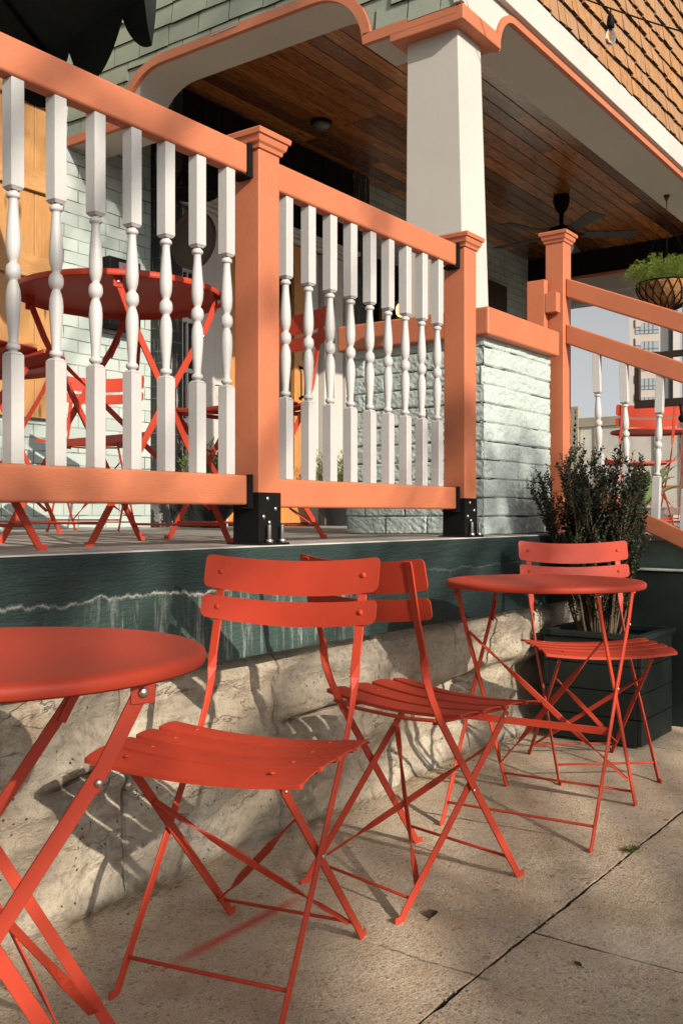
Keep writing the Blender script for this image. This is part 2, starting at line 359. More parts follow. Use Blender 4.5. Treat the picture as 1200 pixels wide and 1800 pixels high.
def leafm(name, a, b, trans=.25):
    q = NT(name); at = q.attr(); col = q.mix(at, a, b); q.base(col); q.rough(.42)
    tr = q.n('ShaderNodeBsdfTranslucent'); q.l(q.mix(.5, col, b), tr.inputs[0]); mx = q.n('ShaderNodeMixShader'); mx.inputs[0].default_value = trans
    q.l(q.b.outputs[0], mx.inputs[1]); q.l(tr.outputs[0], mx.inputs[2]); q.l(mx.outputs[0], q.o.inputs[0]); return q.m
HOLLY = leafm('holly_leaf', (.006, .014, .007), (.040, .066, .026), .12)
FERN = leafm('fern_leaf', (.13, .21, .03), (.34, .42, .10), .4)
GRASSY = leafm('grassy_leaf', (.06, .09, .02), (.24, .27, .08), .3)
BROAD = leafm('broad_leaf', (.13, .20, .08), (.36, .44, .20), .35)
STRAW = leafm('dry_straw', (.16, .10, .045), (.36, .26, .13), .1)
BARK = paint('bark', (.13, .085, .05), .9, .3, 20, .8, 80, (10, 10, 1))
DIRT = paint('dark_soil', (.035, .025, .018), .95, .4, 20, 1, 120)
TOWERB = paint('tower_cladding', (.42, .37, .32), .7, .05, .3, .02, 1)
TOWERG = paint('tower_dark_side', (.10, .10, .105), .7, .05, .3, .02, 1)
def tglass():
    q = NT('tower_glass'); q.base((.38, .42, .44)); q.rough(.15); q.b.inputs['Metallic'].default_value = .4; return q.m
TGLASS = tglass()

G0 = -.917; DK = -.083
# ------------------------------------------------------------ ground, pavement
mb = MB(); mb.add([(-400, -400, G0-.062), (600, -400, G0-.062), (600, 600, G0-.062), (-400, 600, G0-.062)], [(0,1,2,3)])
tag(mb.build('ground', DIRT), kind='structure')
def pslab(x0, x1, y0, y1, seed):
    """paving slab with slightly ragged edges"""
    m = MB(); random.seed(seed); vs = []; n = 40
    P = []
    def edge(ax, ay, bx, by):
        L = math.hypot(bx-ax, by-ay); k = max(2, int(L/.03))
        nx, ny = (by-ay)/L, -(bx-ax)/L
        for i in range(k):
            t = i/k; e = (noise.noise(Vector((ax+(bx-ax)*t, ay+(by-ay)*t, seed))*5)*.0035 + noise.noise(Vector((ax+(bx-ax)*t, ay+(by-ay)*t, seed))*46)*.0040) if i else 0
            e *= 1.0 if i else 0; P.append((ax+(bx-ax)*t+nx*e, ay+(by-ay)*t+ny*e))
    edge(x0, y0, x1, y0); edge(x1, y0, x1, y1); edge(x1, y1, x0, y1); edge(x0, y1, x0, y0)
    k = len(P); cx, cy = (x0+x1)/2, (y0+y1)/2
    vs = [(x, y, G0) for x, y in P] + [(x, y, G0-.05) for x, y in P]
    m.add(vs, [tuple(range(k))] + [(i, i+k, (i+1) % k+k, (i+1) % k) for i in range(k)], .5)
    o = m.build('pavement', PAVE, bevel=.0018, seg=2); tag(o, kind='structure'); return o
mb = MB().add([(-3.6, -.9, G0-.014), (12, -.9, G0-.014), (12, 1.83, G0-.014), (-3.6, 1.83, G0-.014)], [(0,1,2,3)], .5); tag(mb.build('joint_dirt', DIRT), kind='structure')
ys = .925; g = .0036
for a, b in ((-3.6, -.1), (-.1, 3.85), (3.85, 5.6), (5.6, 12)): pslab(a+g, b-g, ys+g, 1.83, int(a*10)+50)
for a, b in ((-3.6, .15), (.15, 1.985), (1.985, 3.82), (3.82, 5.65), (5.65, 12)): pslab(a+g, b-g, -.9, ys-g, int(a*10)+90)
mb = MB().box(-3.6, 12, -2.6, -.91, G0-.18, G0-.012); tag(mb.build('kerb_strip', PAVE, bevel=.01), kind='structure')
mb = MB().add([(-60, -7.4, G0-.05), (80, -7.4, G0-.05), (80, -2.61, G0-.05), (-60, -2.61, G0-.05)], [(0,1,2,3)])
tag(mb.build('road', paint('asphalt', (.05, .05, .05), .9, .2, 8, .8, 200)), kind='structure')

# ------------------------------------------------------------ rough stone retaining wall
def sstep(a, b, x):
    t = max(0, min(1, (x-a)/(b-a))); return t*t*(3-2*t)
def wall_y(x, z):
    n = noise.fractal(Vector((x*1.3, 0, z*1.8)), 1.0, 2.0, 5)
    y = 1.797 + .048*n
    y += .016*noise.noise(Vector((x*6, 2, z*10))) + .007*noise.noise(Vector((x*19, 5, z*26)))
    y += .014*abs(noise.noise(Vector((x*1.6+z*2, 8, z*11)))) - .010*noise.noise(Vector((x*.9, 3, z*21)))
    # bulging upper course on the right, undercut below
    rgt = sstep(2.35, 2.65, x); led = -.60 + .05*noise.noise(Vector((x*2.1, 9, 0)))
    y -= rgt*(.035*sstep(led-.02, led+.03, z) - .045*sstep(led+.01, led-.05, z)*sstep(-.93, -.75, z))
    # joints between stones
    for jx in (.62, 1.22, 1.60, 2.18, 2.62, 3.15, 3.72):
        wob = .02*noise.noise(Vector((jx, z*6, 3))); d = abs(x-jx-wob)
        y += .030*math.exp(-(d/.009)**2)*(.35+.65*abs(noise.noise(Vector((jx, 1, z*5)))*2))
    # broken crevice
    lz = -.60 + .06*noise.noise(Vector((x*1.7, 4, 1))) + .02*math.sin(x*5)
    act = max(0, noise.noise(Vector((x*2.3+3, 7, 0)))*2.2)
    y += .05*min(1, act)*math.exp(-((z-lz)/.018)**2)
    # top edge rounded back, foot a little proud
    y += .03*sstep(-.42, -.385, z); y -= .02*sstep(-.80, -.917, z)
    return y
mb = MB()
x0w, x1w = -1.2, 4.34
mb.grid(lambda u, v: (x0w+(x1w-x0w)*u, wall_y(x0w+(x1w-x0w)*u, -.96+.60*v), -.96+.60*v), 900, 96, 0.0)
nu_ = 900
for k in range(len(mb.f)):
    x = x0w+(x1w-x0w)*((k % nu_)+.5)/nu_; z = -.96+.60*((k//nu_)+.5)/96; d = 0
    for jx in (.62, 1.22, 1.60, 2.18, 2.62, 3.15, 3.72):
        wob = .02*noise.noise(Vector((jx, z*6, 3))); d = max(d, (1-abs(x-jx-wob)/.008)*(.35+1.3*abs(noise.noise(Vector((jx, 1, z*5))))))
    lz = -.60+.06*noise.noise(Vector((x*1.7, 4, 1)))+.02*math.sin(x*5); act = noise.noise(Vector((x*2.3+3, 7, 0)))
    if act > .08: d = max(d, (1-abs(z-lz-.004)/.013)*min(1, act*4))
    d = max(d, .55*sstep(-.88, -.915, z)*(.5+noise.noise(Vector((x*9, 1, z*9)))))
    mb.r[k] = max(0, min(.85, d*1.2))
sw = mb.build('stone_wall', STONE)
tag(sw, 'rough tan limestone wall under the dark green porch edge, cracked and stained', 'wall')
# dirt and straw at its foot
mb = MB(); random.seed(3)
for i in range(1500):
    x = random.uniform(.2, 4.0); c = noise.noise(Vector((x*2.2, 0, 0)))
    if c < random.uniform(-.5, .45): continue
    y = 1.775 - abs(random.gauss(0, .022)); a = random.uniform(-.7, .7)
    mb.leaf((x, y, G0+.002+random.random()*.012), (math.cos(a), math.sin(a)*.5, random.uniform(-.1, .25)), (0, 0, 1), random.uniform(.015, .06), random.uniform(.0015, .004))
tag(mb.build('dry_straw', STRAW), 'dry straw and grit gathered along the foot of the stone wall', 'debris', kind='stuff')

# ------------------------------------------------------------ porch slab
mb = MB().box(-1.2, 4.34, 1.73, 1.98, -.38, -.0875)
slab = mb.build('slab_edge', SLABM, bevel=.006)
pf = empty('porch_slab', 'dark green painted porch slab with lime runs, carrying the railing', 'porch slab', (0, 0, 0)); slab.parent = pf
mb = MB()
yy = 1.736
while yy < 4.9:
    w_ = .14; mb.box(-1.2, 10.6, yy, min(yy+w_-.004, 4.95), -.12 if yy > 1.99 else -.0875, DK); yy += w_
mb.build('deck_boards', DECK, pf, bevel=.003)
MB().box(-1.2, 4.338, 1.7335, 1.7385, -.0875, DK-.001).build('worn_lip', paint('chalky_white_lip', (.45, .43, .41), .8, .25, 9, .5, 80), pf, bevel=.001)
mb = MB().box(4.345, 10.6, 1.0, 1.732, -.9, -.12); mb.build('landing_face', paint('mottled_green_paint', (.12, .19, .16), .7, .45, 5, .4, 30, (8, 8, 1), wear=(.4, .42, .38)), pf, bevel=.006, label='mottled green side of the stair landing')
mb = MB().box(4.36, 10.6, .99, 1.732, -.1195, -.09); mb.build('landing_top', DECK, pf, bevel=.004)

# stairs: dark green cheek with treads beyond
st = empty('porch_stairs', 'dark green porch steps with a low side wall, right of the planter', 'stairs')
mb = MB().box(4.28, 4.342, -.4, 1.725, -.95, -.246); mb.box(4.342, 4.46, -.4, .985, -.95, -.246); mb.build('side_wall', DGREEN, st, bevel=.005)
mb = MB().box(4.27, 4.341, -.41, 1.726, -.2455, -.236); mb.build('coping', paint('chalky_coping', (.36, .38, .34), .8, .3, 20, .4, 90), st, bevel=.003)
mb = MB()
for i in range(5): mb.box(4.465, 5.62, .985-.28*(i+1), .985-.28*i-.001, -.95, -.09-.17*(i+1)+.003)
mb.build('treads', DECK, st, bevel=.008)

# ------------------------------------------------------------ posts and railings
def post(name_label, x, y, ztop, base=True, z0=DK):
    t = empty('railing_post', name_label, 'post', (x, y, z0), 0, 'coral railing posts')
    h = ztop - z0; a = .0445
    MB().box(-a, a, -a, a, .004 if base else 0, h-.03).build('shaft', CORALV, t, bevel=.003)
    m = MB(); prof = [(.046, h-.052), (.050, h-.050), (.052, h-.040), (.058, h-.034), (.061, h-.022), (.061, h-.018), (.067, h-.016), (.069, h-.004), (.066, h), (.0, h+.006)]
    for (r0, za), (r1, zb) in zip(prof, prof[1:]):
        vs = [(sx*r, sy*r, zz) for r, zz in ((r0, za), (r1, zb)) for sx, sy in ((-1,-1),(1,-1),(1,1),(-1,1))]
        m.add(vs, [(k, (k+1) % 4, 4+(k+1) % 4, 4+k) for k in range(4)], .5)
    m.build('cap', CORALV, t)
    if base:
        b = MB(); q = a+.003
        b.box(-q, q, -q, q, .004, .145); b.box(-q-.012, q+.012, -q-.022, q+.012, 0, .006)
        bb = b.build('base_bracket', BLACK, t, bevel=.0015)
        for (bx, bz) in ((-.012, .128), (.022, .100), (-.028, .078), (-.004, .062)):
            MB().ball((bx, -q-.001, bz), .0065, 8, sy=.6).build('bolt', ZINC, bb)
        for bx in (-.02, .035):
            m = MB(); m.lathe([(.011, 0), (.011, .010), (.006, .012), (.0055, .05), (.002, .052)], (bx, -q-.014, .005), 8); m.build('anchor_bolt', ZINC, bb)
    return t
P1 = post('coral porch post between the two baluster panels, on a black bolted base', 2.037+.0445, 1.76+.0445, 1.058)
P2 = post('coral porch post in front of the mint brick pier, on a black bolted base', 3.198+.0445, 1.76+.0445, 1.046)
P3 = post('tall coral post at the top of the stair rail, behind the shrub', 4.24+.0445, 1.82+.0445, 1.31, base=False, z0=-.1)

def baluster_mb(L):
    """turned baluster, length L: square blocks at both ends, turned middle .35 long"""
    m = MB(); a = .0165; zb = L*.292; zt = L*.712
    m.box(-a, a, -a, a, 0, zb-.006); m.box(-a, a, -a, a, zt+.006, L)
    for z0_, z1_ in ((zb-.006, zb), (zt+.006, zt)):      # chamfers
        vs = [(sx*r, sy*r, z) for r, z in ((a, z0_), (.0115, z1_)) for sx, sy in ((-1,-1),(1,-1),(1,1),(-1,1))]
        m.add(vs, [(k, (k+1) % 4, 4+(k+1) % 4, 4+k) for k in range(4)], .5)
    H = zt-zb
    half = [(.0098, .0), (.0100, .010), (.0138, .016), (.0155, .030), (.0142, .045), (.0104, .050), (.0098, .058), (.0104, .10), (.0128, .18), (.0152, .27), (.0160, .335), (.0148, .385), (.0112, .425), (.0088, .440), (.0092, .448), (.0142, .462), (.0164, .482), (.0168, .50)]
    prof = [(r, zb + t*H) for r, t in half] + [(r, zt - t*H) for r, t in half[-2::-1]]
    m.lathe(prof, (0, 0, 0), 20)
    return m
def rail_bar(x0, x1, z0, z1, y=1.787, t=.042): return MB().box(x0, x1, y, y+t, z0, z1)
def section(label, x0, x1, xs, zt, zb, bracket_x):
    t = empty('porch_railing', label, 'railing', (x0, 1.806, DK), 0, 'porch railing panels')
    o = rail_bar(0, x1-x0, zt-.082-DK, zt-DK, -.019-.002, .042).build('top_rail', CORAL, t, bevel=.008, seg=3)
    o = rail_bar(0, x1-x0, zb-DK, zb+.082-DK, -.019-.002, .042).build('bottom_rail', CORAL, t, bevel=.007, seg=3)
    bm = baluster_mb(zt-.082-zb-.082); first = None
    for i, x in enumerate(xs):
        if first is None: o = bm.build('baluster', WHITE, t, bevel=.0012, seg=1); first = o
        else: o = first.copy(); COL.objects.link(o); o.parent = t
        o.location = (x-x0, .002, zb+.082-DK); o.rotation_euler = (0, 0, random.uniform(-.06, .06))
    for zz, h in ((zt, .082), (zb+.082, .082)):
        X = bracket_x-x0; m = MB()
        zc = zz-DK
        m.box(X-.004, X, -.0285, .027, zc-h-.010, zc+.002)
        m.box(X-.040, X-.004, -.0285, .027, zc-h-.010, zc-h-.0045)
        m.box(X-.020, X-.004, -.0285, -.0225, zc-h-.0045, zc+.002)
        b = m.build('bracket', BLACK, t, bevel=.001)
        for dz in (-.015, -.068): MB().ball((X-.012, -.029, zc+dz), .0045, 8, sy=.5).build('screw', BLACK, b)
    return t
section('long left railing panel with white turned balusters above the dark green slab', .35, 2.036, [1.288+.112*k for k in range(-5, 7)], 1.018, .027, 2.034)
section('short middle railing panel of nine white balusters between two coral posts', 2.127, 3.197, [2.211+.1085*k for k in range(9)], 1.006, .021, 3.195)

# stair railing sloping towards the street
sr = empty('stair_railing', 'sloping coral stair rail with white balusters right of the tall post', 'railing', (4.284, 1.82, DK))
def sloped(xc, y0, y1, ztop0, h, slope, t=.04, dx=0.0):
    m = MB(); vs = []
    for z_ in (-h, 0):
        for y in (y1, y0):
            for x in (-t/2, t/2): vs.append((xc+x, y-1.82, ztop0-(1.82-y)*slope+z_-DK))
    return m.hexa(vs, .4)
SL = .425
sloped(0, 1.819, .62, 1.096, .088, SL).build('handrail', CORAL, sr, bevel=.006)
sloped(0, 1.819, .62, .884, .092, SL).build('upper_rail', CORAL, sr, bevel=.006)
sloped(0, 1.819, .62, .180, .082, .46).build('bottom_rail', CORAL, sr, bevel=.006)
bs = baluster_mb(.66); first = None
for k, y in enumerate((1.661, 1.535, 1.41, 1.285, 1.16, 1.035, .91, .785)):
    if first is None: o = bs.build('baluster', WHITE, sr, bevel=.0012, seg=1); first = o
    else: o = first.copy(); COL.objects.link(o); o.parent = sr
    zt = .884-.092-(1.82-y)*SL+.010; zb = .180-(1.82-y)*.46-.010
    o.location = (0, y-1.82, zb-DK); o.scale = (1.02, 1.02, (zt-zb)/.66); o.rotation_euler = (R(-1.5 if k < 2 else 2.0), 0, R(4))
MB().box(-.094, -.058, .07, .16, .83-DK+.002, 1.086-DK).build('end_block', CORALV, sr, bevel=.004)
MB().box(-.094, -.049, .012, .0695, .93-DK, 1.02-DK).build('end_return', CORAL, sr, bevel=.003)
MB().box(-.045, .045, -1.29, -1.2, -1.0+.2, .70).build('newel', CORALV, sr, bevel=.003)

sr2 = empty('stair_railing', 'far coral stair rail post seen behind the near balusters', 'railing', (5.62, 1.64, -.09))
MB().box(-.045, .045, -.045, .045, 0, 1.27).build('newel', CORALV, sr2, bevel=.003)
m = MB(); vs = []
for z_ in (-.088, 0):
    for y in (-1.1, -.046):
        for x in (-.02, .02): vs.append((x, y, 1.22+z_+(y+.046)*SL))
m.hexa(vs, .5); m.build('handrail', CORAL, sr2, bevel=.006)
m = MB(); vs = []
for z_ in (-.088, 0):
    for y in (-1.1, -.046):
        for x in (-.02, .02): vs.append((x, y, .98+z_+(y+.046)*SL))
m.hexa(vs, .5); m.build('upper_rail', CORAL, sr2, bevel=.006)

# ------------------------------------------------------------ mint brick pier
def brick_face(m, u0, u1, z0, z1, place, seed, step=.0036):
    """displaced painted split-face brickwork; place(u, z, out)"""
    nu = int((u1-u0)/step); nz = int((z1-z0)/step); RH = .0768; BL = .205
    def h(u, z):
        row = math.floor((z-z0)/RH + .02*noise.noise(Vector((u*3, seed, z)))); zz = (z-z0)-row*RH + .004*noise.noise(Vector((u*6, seed, row*3.3)))
        off = (row % 2)*.5*BL + .02*noise.noise(Vector((row*5.1, seed, 0))); k = math.floor((u-u0+off)/BL); uu = (u-u0+off)-k*BL
        dz = min(zz, RH-zz); du = min(uu, BL-uu)
        e = sstep(.0006, .0045, dz)*(.12+.88*sstep(.0004, .0045, du))
        rr = noise.noise(Vector((k*3.7+seed, row*2.9, .5)))
        ro = noise.fractal(Vector((u*14, z*30+row*7, seed+k*3)), 1, 2.1, 4)
        ridg = noise.noise(Vector((u*45+z*60, z*38-u*30, seed)))
        return -.013 + e*(.013 + .0050*rr + .0030*ro + .0032*ridg)
    k0 = len(m.f)
    m.grid(lambda a, b: place(u0+(u1-u0)*a, z0+(z1-z0)*b, h(u0+(u1-u0)*a, z0+(z1-z0)*b)), nu, nz, .5)
    for k in range(k0, len(m.f)):
        u = u0+(u1-u0)*(((k-k0) % nu)+.5)/nu; z = z0+(z1-z0)*(((k-k0)//nu)+.5)/nz; hh = h(u, z)
        m.r[k] = -1.0 if (hh < -.0105 and noise.noise(Vector((u*4, z*9, seed+3))) > .02) else (.15 if hh < -.006 else .5+.5*noise.noise(Vector((u*5, z*13, seed))))  # joint faces near black in stretches: crevice gaps and painted course shadow
pr = empty('brick_pier', 'mint painted split-face brick pier with a coral timber cap, under the white column', 'pier', (3.86, 2.2, DK))
m = MB(); px0, px1, py0, py1 = 3.537-3.86, 4.18-3.86, 1.86-2.2, 2.54-2.2
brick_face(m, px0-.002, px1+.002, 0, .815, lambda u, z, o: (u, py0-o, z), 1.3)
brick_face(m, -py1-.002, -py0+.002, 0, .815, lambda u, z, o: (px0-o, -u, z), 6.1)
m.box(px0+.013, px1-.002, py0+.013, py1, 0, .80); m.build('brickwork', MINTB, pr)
MB().box(3.503-3.86, 4.20-3.86, 1.82-2.2, 2.57-2.2, .722-DK, .836-DK).build('cap', CORAL, pr, bevel=.010, seg=3)

# ------------------------------------------------------------ the house
hs_ = empty('porch_house', 'porch house of mint brick, scalloped white beams, mint and cedar shingles', 'house', (0, 0, 0))
MB().box(-1.5, 10.4, 4.78, 5.1, DK-.2, 6.2).build('facade_wall', MINTWALL, hs_)
MB().box(10.18, 10.42, 4.40, 4.779, DK, 2.9).build('end_wall', MINTWALL, hs_)
# column
m = MB(); vs = []
for z, (xa, xb, ya, yb) in ((.838, (3.842, 4.086, 2.118, 2.428)), (2.19, (3.842, 4.058, 2.150, 2.415))):
    for y in (ya, yb):
        for x in (xa, xb): vs.append((x, y, z))
m.hexa(vs, .5); m.build('column', WHITEB, hs_, bevel=.004)
MB().box(3.775, 4.14, 2.085, 2.47, 2.176, 2.245).build('column_collar', CORAL, hs_, bevel=.005)
# scalloped beam outlines: list of (t, z) along the beam
def arch(L, zs, zt, flat, rw):
    """bottom profile: flat, cusp, quarter-ogee up to the run, down again"""
    pts = [(0, zs), (flat, zs)]
    n = 12
    for i in range(1, n+1):
        a = math.pi/2*i/n; pts.append((flat + rw*(1-math.cos(a))*1.0 if False else flat + rw*(math.sin(a)**1.0)*0 + rw*(1-math.cos(a)), zs + (zt-zs)*math.sin(a)))
    mid = [(L-p[0], p[1]) for p in pts][::-1]
    return pts + mid
def beam(name, prof, ztop, place, thick, mat, parent, trim=.045, tproud=.016):
    """prof in (t,z); place(t, z, depth) -> point; depth 0 is the outer face"""
    m = MB(); n = len(prof)
    for d in (0, thick):
        vs = [place(t, z, d) for t, z in prof] + [place(t, ztop, d) for t, z in prof]
        m.add(vs, [(i, i+1, n+i+1, n+i) for i in range(n-1)], .5)
    vs = [place(t, z, 0) for t, z in prof] + [place(t, z, thick) for t, z in prof]
    m.add(vs, [(i, i+1, n+i+1, n+i) for i in range(n-1)], .5, True)
    o = m.build(name, mat, parent)
    if hasattr(o.data, 'set_sharp_from_angle'): o.data.set_sharp_from_angle(angle=R(35))
    # coral trim following the edge
    q = MB(); nrm = []
    for i in range(n):
        a = prof[max(i-1, 0)]; b = prof[min(i+1, n-1)]; dx, dz = b[0]-a[0], b[1]-a[1]; L = math.hypot(dx, dz) or 1
        nrm.append((-dz/L, dx/L))
    up = [(t+nx*trim, z+nz*trim) for (t, z), (nx, nz) in zip(prof, nrm)]
    dn = [(t-nx*.004, z-nz*.004) for (t, z), (nx, nz) in zip(prof, nrm)]
    vs = [place(t, z, -tproud) for t, z in dn] + [place(t, z, -tproud) for t, z in up] + [place(t, z, .012) for t, z in dn] + [place(t, z, .012) for t, z in up]
    fs = []
    for i in range(n-1):
        fs += [(i, i+1, n+i+1, n+i), (n+i, n+i+1, 3*n+i+1, 3*n+i), (2*n+i, 2*n+i+1, i+1, i)]
    q.add(vs, fs, .5); q.build('trim', CORAL, o)
    return o
XA = 3.79
profA = arch(2.66, 2.215, 2.50, .50, .30)
beam('arched_beam', profA, 2.95, lambda t, z, d: (XA+d, 2.12+t, z), .27, WHITEB, hs_)
m = MB(); pa = [(2.12+t, z) for t, z in profA]; n_ = len(pa); m.add([(XA-.0009, y, z+.012) for y, z in pa]+[(XA-.0009, y, 2.949) for y, z in pa], [(i, i+1, n_+i+1, n_+i) for i in range(n_-1)], .5); m.build('siding_backing', MINTS, hs_)
profB = arch(6.30, 2.185, 2.375, .36, .16)
beam('front_beam', profB, 2.95, lambda t, z, d: (3.80+t, 2.118+d, z), .31, WHITEB, hs_, .03)
profC = arch(2.30, 2.36, 2.52, .2, .2)
# frieze board over the front beam, under the cedar
MB().box(3.81, 10.4, 2.084, 2.117, 2.425, 2.575).build('frieze_board', WHITEB, hs_, bevel=.004)
MB().box(10.15, 10.4, 2.10, 4.78, 2.60, 2.90).build('end_beam', BLACKW, hs_)
MB().box(10.12, 10.40, 2.11, 4.39, 2.57, 2.599).build('end_trim', CORAL, hs_)
MB().box(10.14, 10.40, 2.11, 4.39, 2.40, 2.569).build('end_soffit', WHITEB, hs_)
MB().box(10.17, 10.35, 2.13, 4.38, 2.30, 2.399).build('end_frame', WHITE, hs_)
# ceiling planks
m = MB(); random.seed(11); yy = 2.40; 
while yy < 4.78:
    x = 3.95; 
    while x < 10.3:
        L = random.uniform(1.4, 3.6); x2 = min(x+L, 10.35); m.box(x+.001, x2-.001, yy+.005, min(yy+.120, 4.779), 2.865, 2.885, random.random()**.7); x = x2
    yy += .125
m.build('ceiling', CEIL, hs_, bevel=.0025, seg=1)
MB().box(3.9, 10.39, 2.2, 4.9, 2.89, 3.2).build('ceiling_backing', BLACKW, hs_)
MB().box(3.84, 10.38, 2.14, 5.09, 3.21, 6.2).build('upper_storey', MINTWALL, hs_)
# shingles
def shingles(name, mat, u0, u1, z0, z1, expo, wmin, wmax, place, seed, jit=.004, under=None, th=.012, gap=.003, wav=.0):
    random.seed(seed); m = MB(); jn = MB(); z = z0; row = 0
    while z < z1:
        u = u0 - random.uniform(0, wmax)
        while u < u1:
            w_ = random.uniform(wmin, wmax); a = max(u, u0); b = min(u+w_-gap, u1); u += w_
            if b-a < .012: continue
            zb = z + random.uniform(-jit, jit) + wav*noise.noise(Vector((a*1.5, row*.7, seed))); 
            if under:
                zl = max(under(a), under(b), under((a+b)/2))
                if zb + expo < zl: continue
                zb = max(zb, zl)
            zt_ = z+expo+.012; t0 = th*random.uniform(.75, 1.25); sk_ = random.uniform(-jit, jit)*.6
            vs = [place(a, zb+sk_, .0), place(b, zb-sk_, .0), place(a, zb+sk_, t0), place(b, zb-sk_, t0), place(a, zt_, -.003), place(b, zt_, -.003), place(a, zt_, .001), place(b, zt_, .001)]
            m.hexa(vs, random.random()); m.r[-6] = -1.0  # undersides coloured near black: row shadow painted over aged end grain
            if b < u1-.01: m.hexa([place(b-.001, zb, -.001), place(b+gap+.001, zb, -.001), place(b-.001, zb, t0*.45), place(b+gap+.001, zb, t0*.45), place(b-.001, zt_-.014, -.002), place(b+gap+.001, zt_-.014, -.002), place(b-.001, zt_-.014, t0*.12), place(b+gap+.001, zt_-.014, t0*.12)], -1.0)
        z += expo; row += 1
    return m.build(name, mat, hs_)
def underA(y):
    t = y-2.12; best = 2.26
    for (a, za), (b, zb) in zip(profA, profA[1:]):
        if a <= t <= b: best = (za + (zb-za)*(t-a)/max(b-a, 1e-6)); break
    return best + .03
shingles('mint_shingles', MINTS, 2.13, 4.775, 2.24, 4.6, .112, .17, .26, lambda u, z, o: (XA-.001-o, u, z), 5, .004, underA, .014, .007)
MB().box(3.80, 3.84, 2.13, 4.77, 2.951, 4.7).build('sheathing', GREY, hs_)
MB().box(3.765, 3.795, 2.085, 2.13, 2.25, 4.7).build('corner_board', WHITEB, hs_, bevel=.003)
MB().box(3.80, 10.38, 2.12, 2.139, 2.951, 5.2).build('front_sheathing', BLACKW, hs_)
MB().box(3.80, 10.38, 2.095, 2.117, 2.58, 2.70).build('shingle_strip', BLACKW, hs_)
shingles('cedar_shingles', CEDAR, 3.80, 10.38, 2.578, 5.1, .112, .06, .125, lambda u, z, o: (u, 2.093-o, z), 9, .007, None, .020, .005, .016)
# facade: shutter boards on the left window
sb = MB(); random.seed(2)
for k in range(7): sb.box(2.70+.137*k, 2.70+.137*k+.134, 4.742, 4.765, .56, 2.75, random.random())
sh = sb.build('window_shutter', PINE if False else wood('shutter_wood', (.36, .17, .05), (.48, .25, .09), (.40, .20, .065), 'Z', .5, .2), hs_, bevel=.003)
for zz in (.86, 1.36, 1.86, 2.36):
    MB().box(2.70, 3.655, 4.716, 4.741, zz, zz+.125, .3).build('batten', PINE, sh, bevel=.003)
# pilasters, door and windows
def scr():
    q = NT('scuffed_black_brick'); v = q.co((14, 14, 1.0)); n = q.noise(v, 3.5, 6, .7); n2 = q.noise(q.co(), 9, 5, .7)
    x, y, z = q.sep(q.co()); rows = q.math('FRACT', q.math('DIVIDE', z, .076)); mj = q.ramp(rows, [(.03, 1.0), (.07, 0.0)])
    col = q.mix(q.ramp(n, [(.58, 0.0), (.66, .8)]), (.008, .008, .008), (.30, .31, .28)); col = q.mix(q.math('MULTIPLY', mj, q.ramp(n2, [(.45, 0.0), (.6, .7)])), col, (.25, .25, .23))
    low = q.ramp(q.math('ADD', z, .1), [(.0, .9), (.25, 0.0)]); col = q.mix(q.math('MULTIPLY', low, q.ramp(n2, [(.5, 0.0), (.54, 1.0)])), col, (.32, .31, .29))
    q.base(col); q.rough(.5); q.bump(n, .4, .006); return q.m
SCR = scr()
MB().box(4.45, 4.655, 4.69, 4.779, DK, 2.862).build('pilaster', SCR, hs_, bevel=.004)
MB().box(6.62, 6.86, 4.69, 4.779, DK, 2.862).build('pilaster', SCR, hs_, bevel=.004)
m = MB(); 
for k in range(10): m.box(4.66+k*.196, 4.66+k*.196+.188, 4.70, 4.775, 2.22, 2.86)
m.build('transom_boards', BLACKW, hs_, bevel=.002)
# side light
sl_ = MB().box(4.665, 4.80, 4.745, 4.776, .30, 2.04).build('side_window', DGLASS, hs_)
m = MB(); m.box(4.656, 4.672, 4.70, 4.7445, .28, 2.05)
for zz in (.28, .62, .96, 1.30, 1.64, 1.98): m.box(4.673, 4.795, 4.72, 4.7445, zz, zz+.03)
m.box(4.73, 4.745, 4.725, 4.7195+.025, .31, 1.979); m.build('frame', WHITEB, sl_, bevel=.002)
m = MB(); m.box(4.80, 4.94, 4.66, 4.777, DK, 2.07); m.box(4.945, 5.10, 4.69, 4.777, DK, 2.07); m.box(4.955, 5.085, 4.676, 4.689, .9, 1.95); m.build('door_trim', WHITEB, hs_, bevel=.004)
m = MB()
for i, (a, b) in enumerate(((0, .03), (.032, .05), (.052, .085))): m.box(4.63, 6.6, 4.66-.03*i, 4.699, 2.075+a, 2.075+b)
m.build('door_cornice', WHITEB, hs_, bevel=.003)
dr = MB(); dr.box(5.105, 5.24, 4.70, 4.775, DK+.02, 2.07, .2); dr.box(5.86, 6.04, 4.70, 4.775, DK+.02, 2.07, .4); dr.box(5.241, 5.859, 4.70, 4.775, DK+.02, .35, .6); dr.box(5.241, 5.859, 4.70, 4.775, 1.93, 2.07, .3)
dr = dr.build('door', DOORW, hs_, bevel=.004)
MB().box(5.242, 5.858, 4.735, 4.76, .352, 1.928).build('pane', DGLASS, dr)
MB().tube([(5.92, 4.70, .90), (5.92, 4.64, .92), (5.92, 4.64, 1.12), (5.92, 4.70, 1.14)], .012).build('handle', BLACK, dr)
m = MB(); 
for k, (a, b, y) in enumerate(((6.045, 6.14, 4.70), (6.145, 6.19, 4.72), (6.195, 6.29, 4.665), (6.295, 6.33, 4.72), (6.335, 6.45, 4.67), (6.455, 6.50, 4.71), (6.505, 6.61, 4.68))): m.box(a, b, y, 4.778, DK, 2.07)
m.build('door_trim', WHITEB, hs_, bevel=.006, seg=3)
wn = MB().box(7.1, 7.9, 4.75, 4.776, .95, 2.15).build('window', DGLASS, hs_)
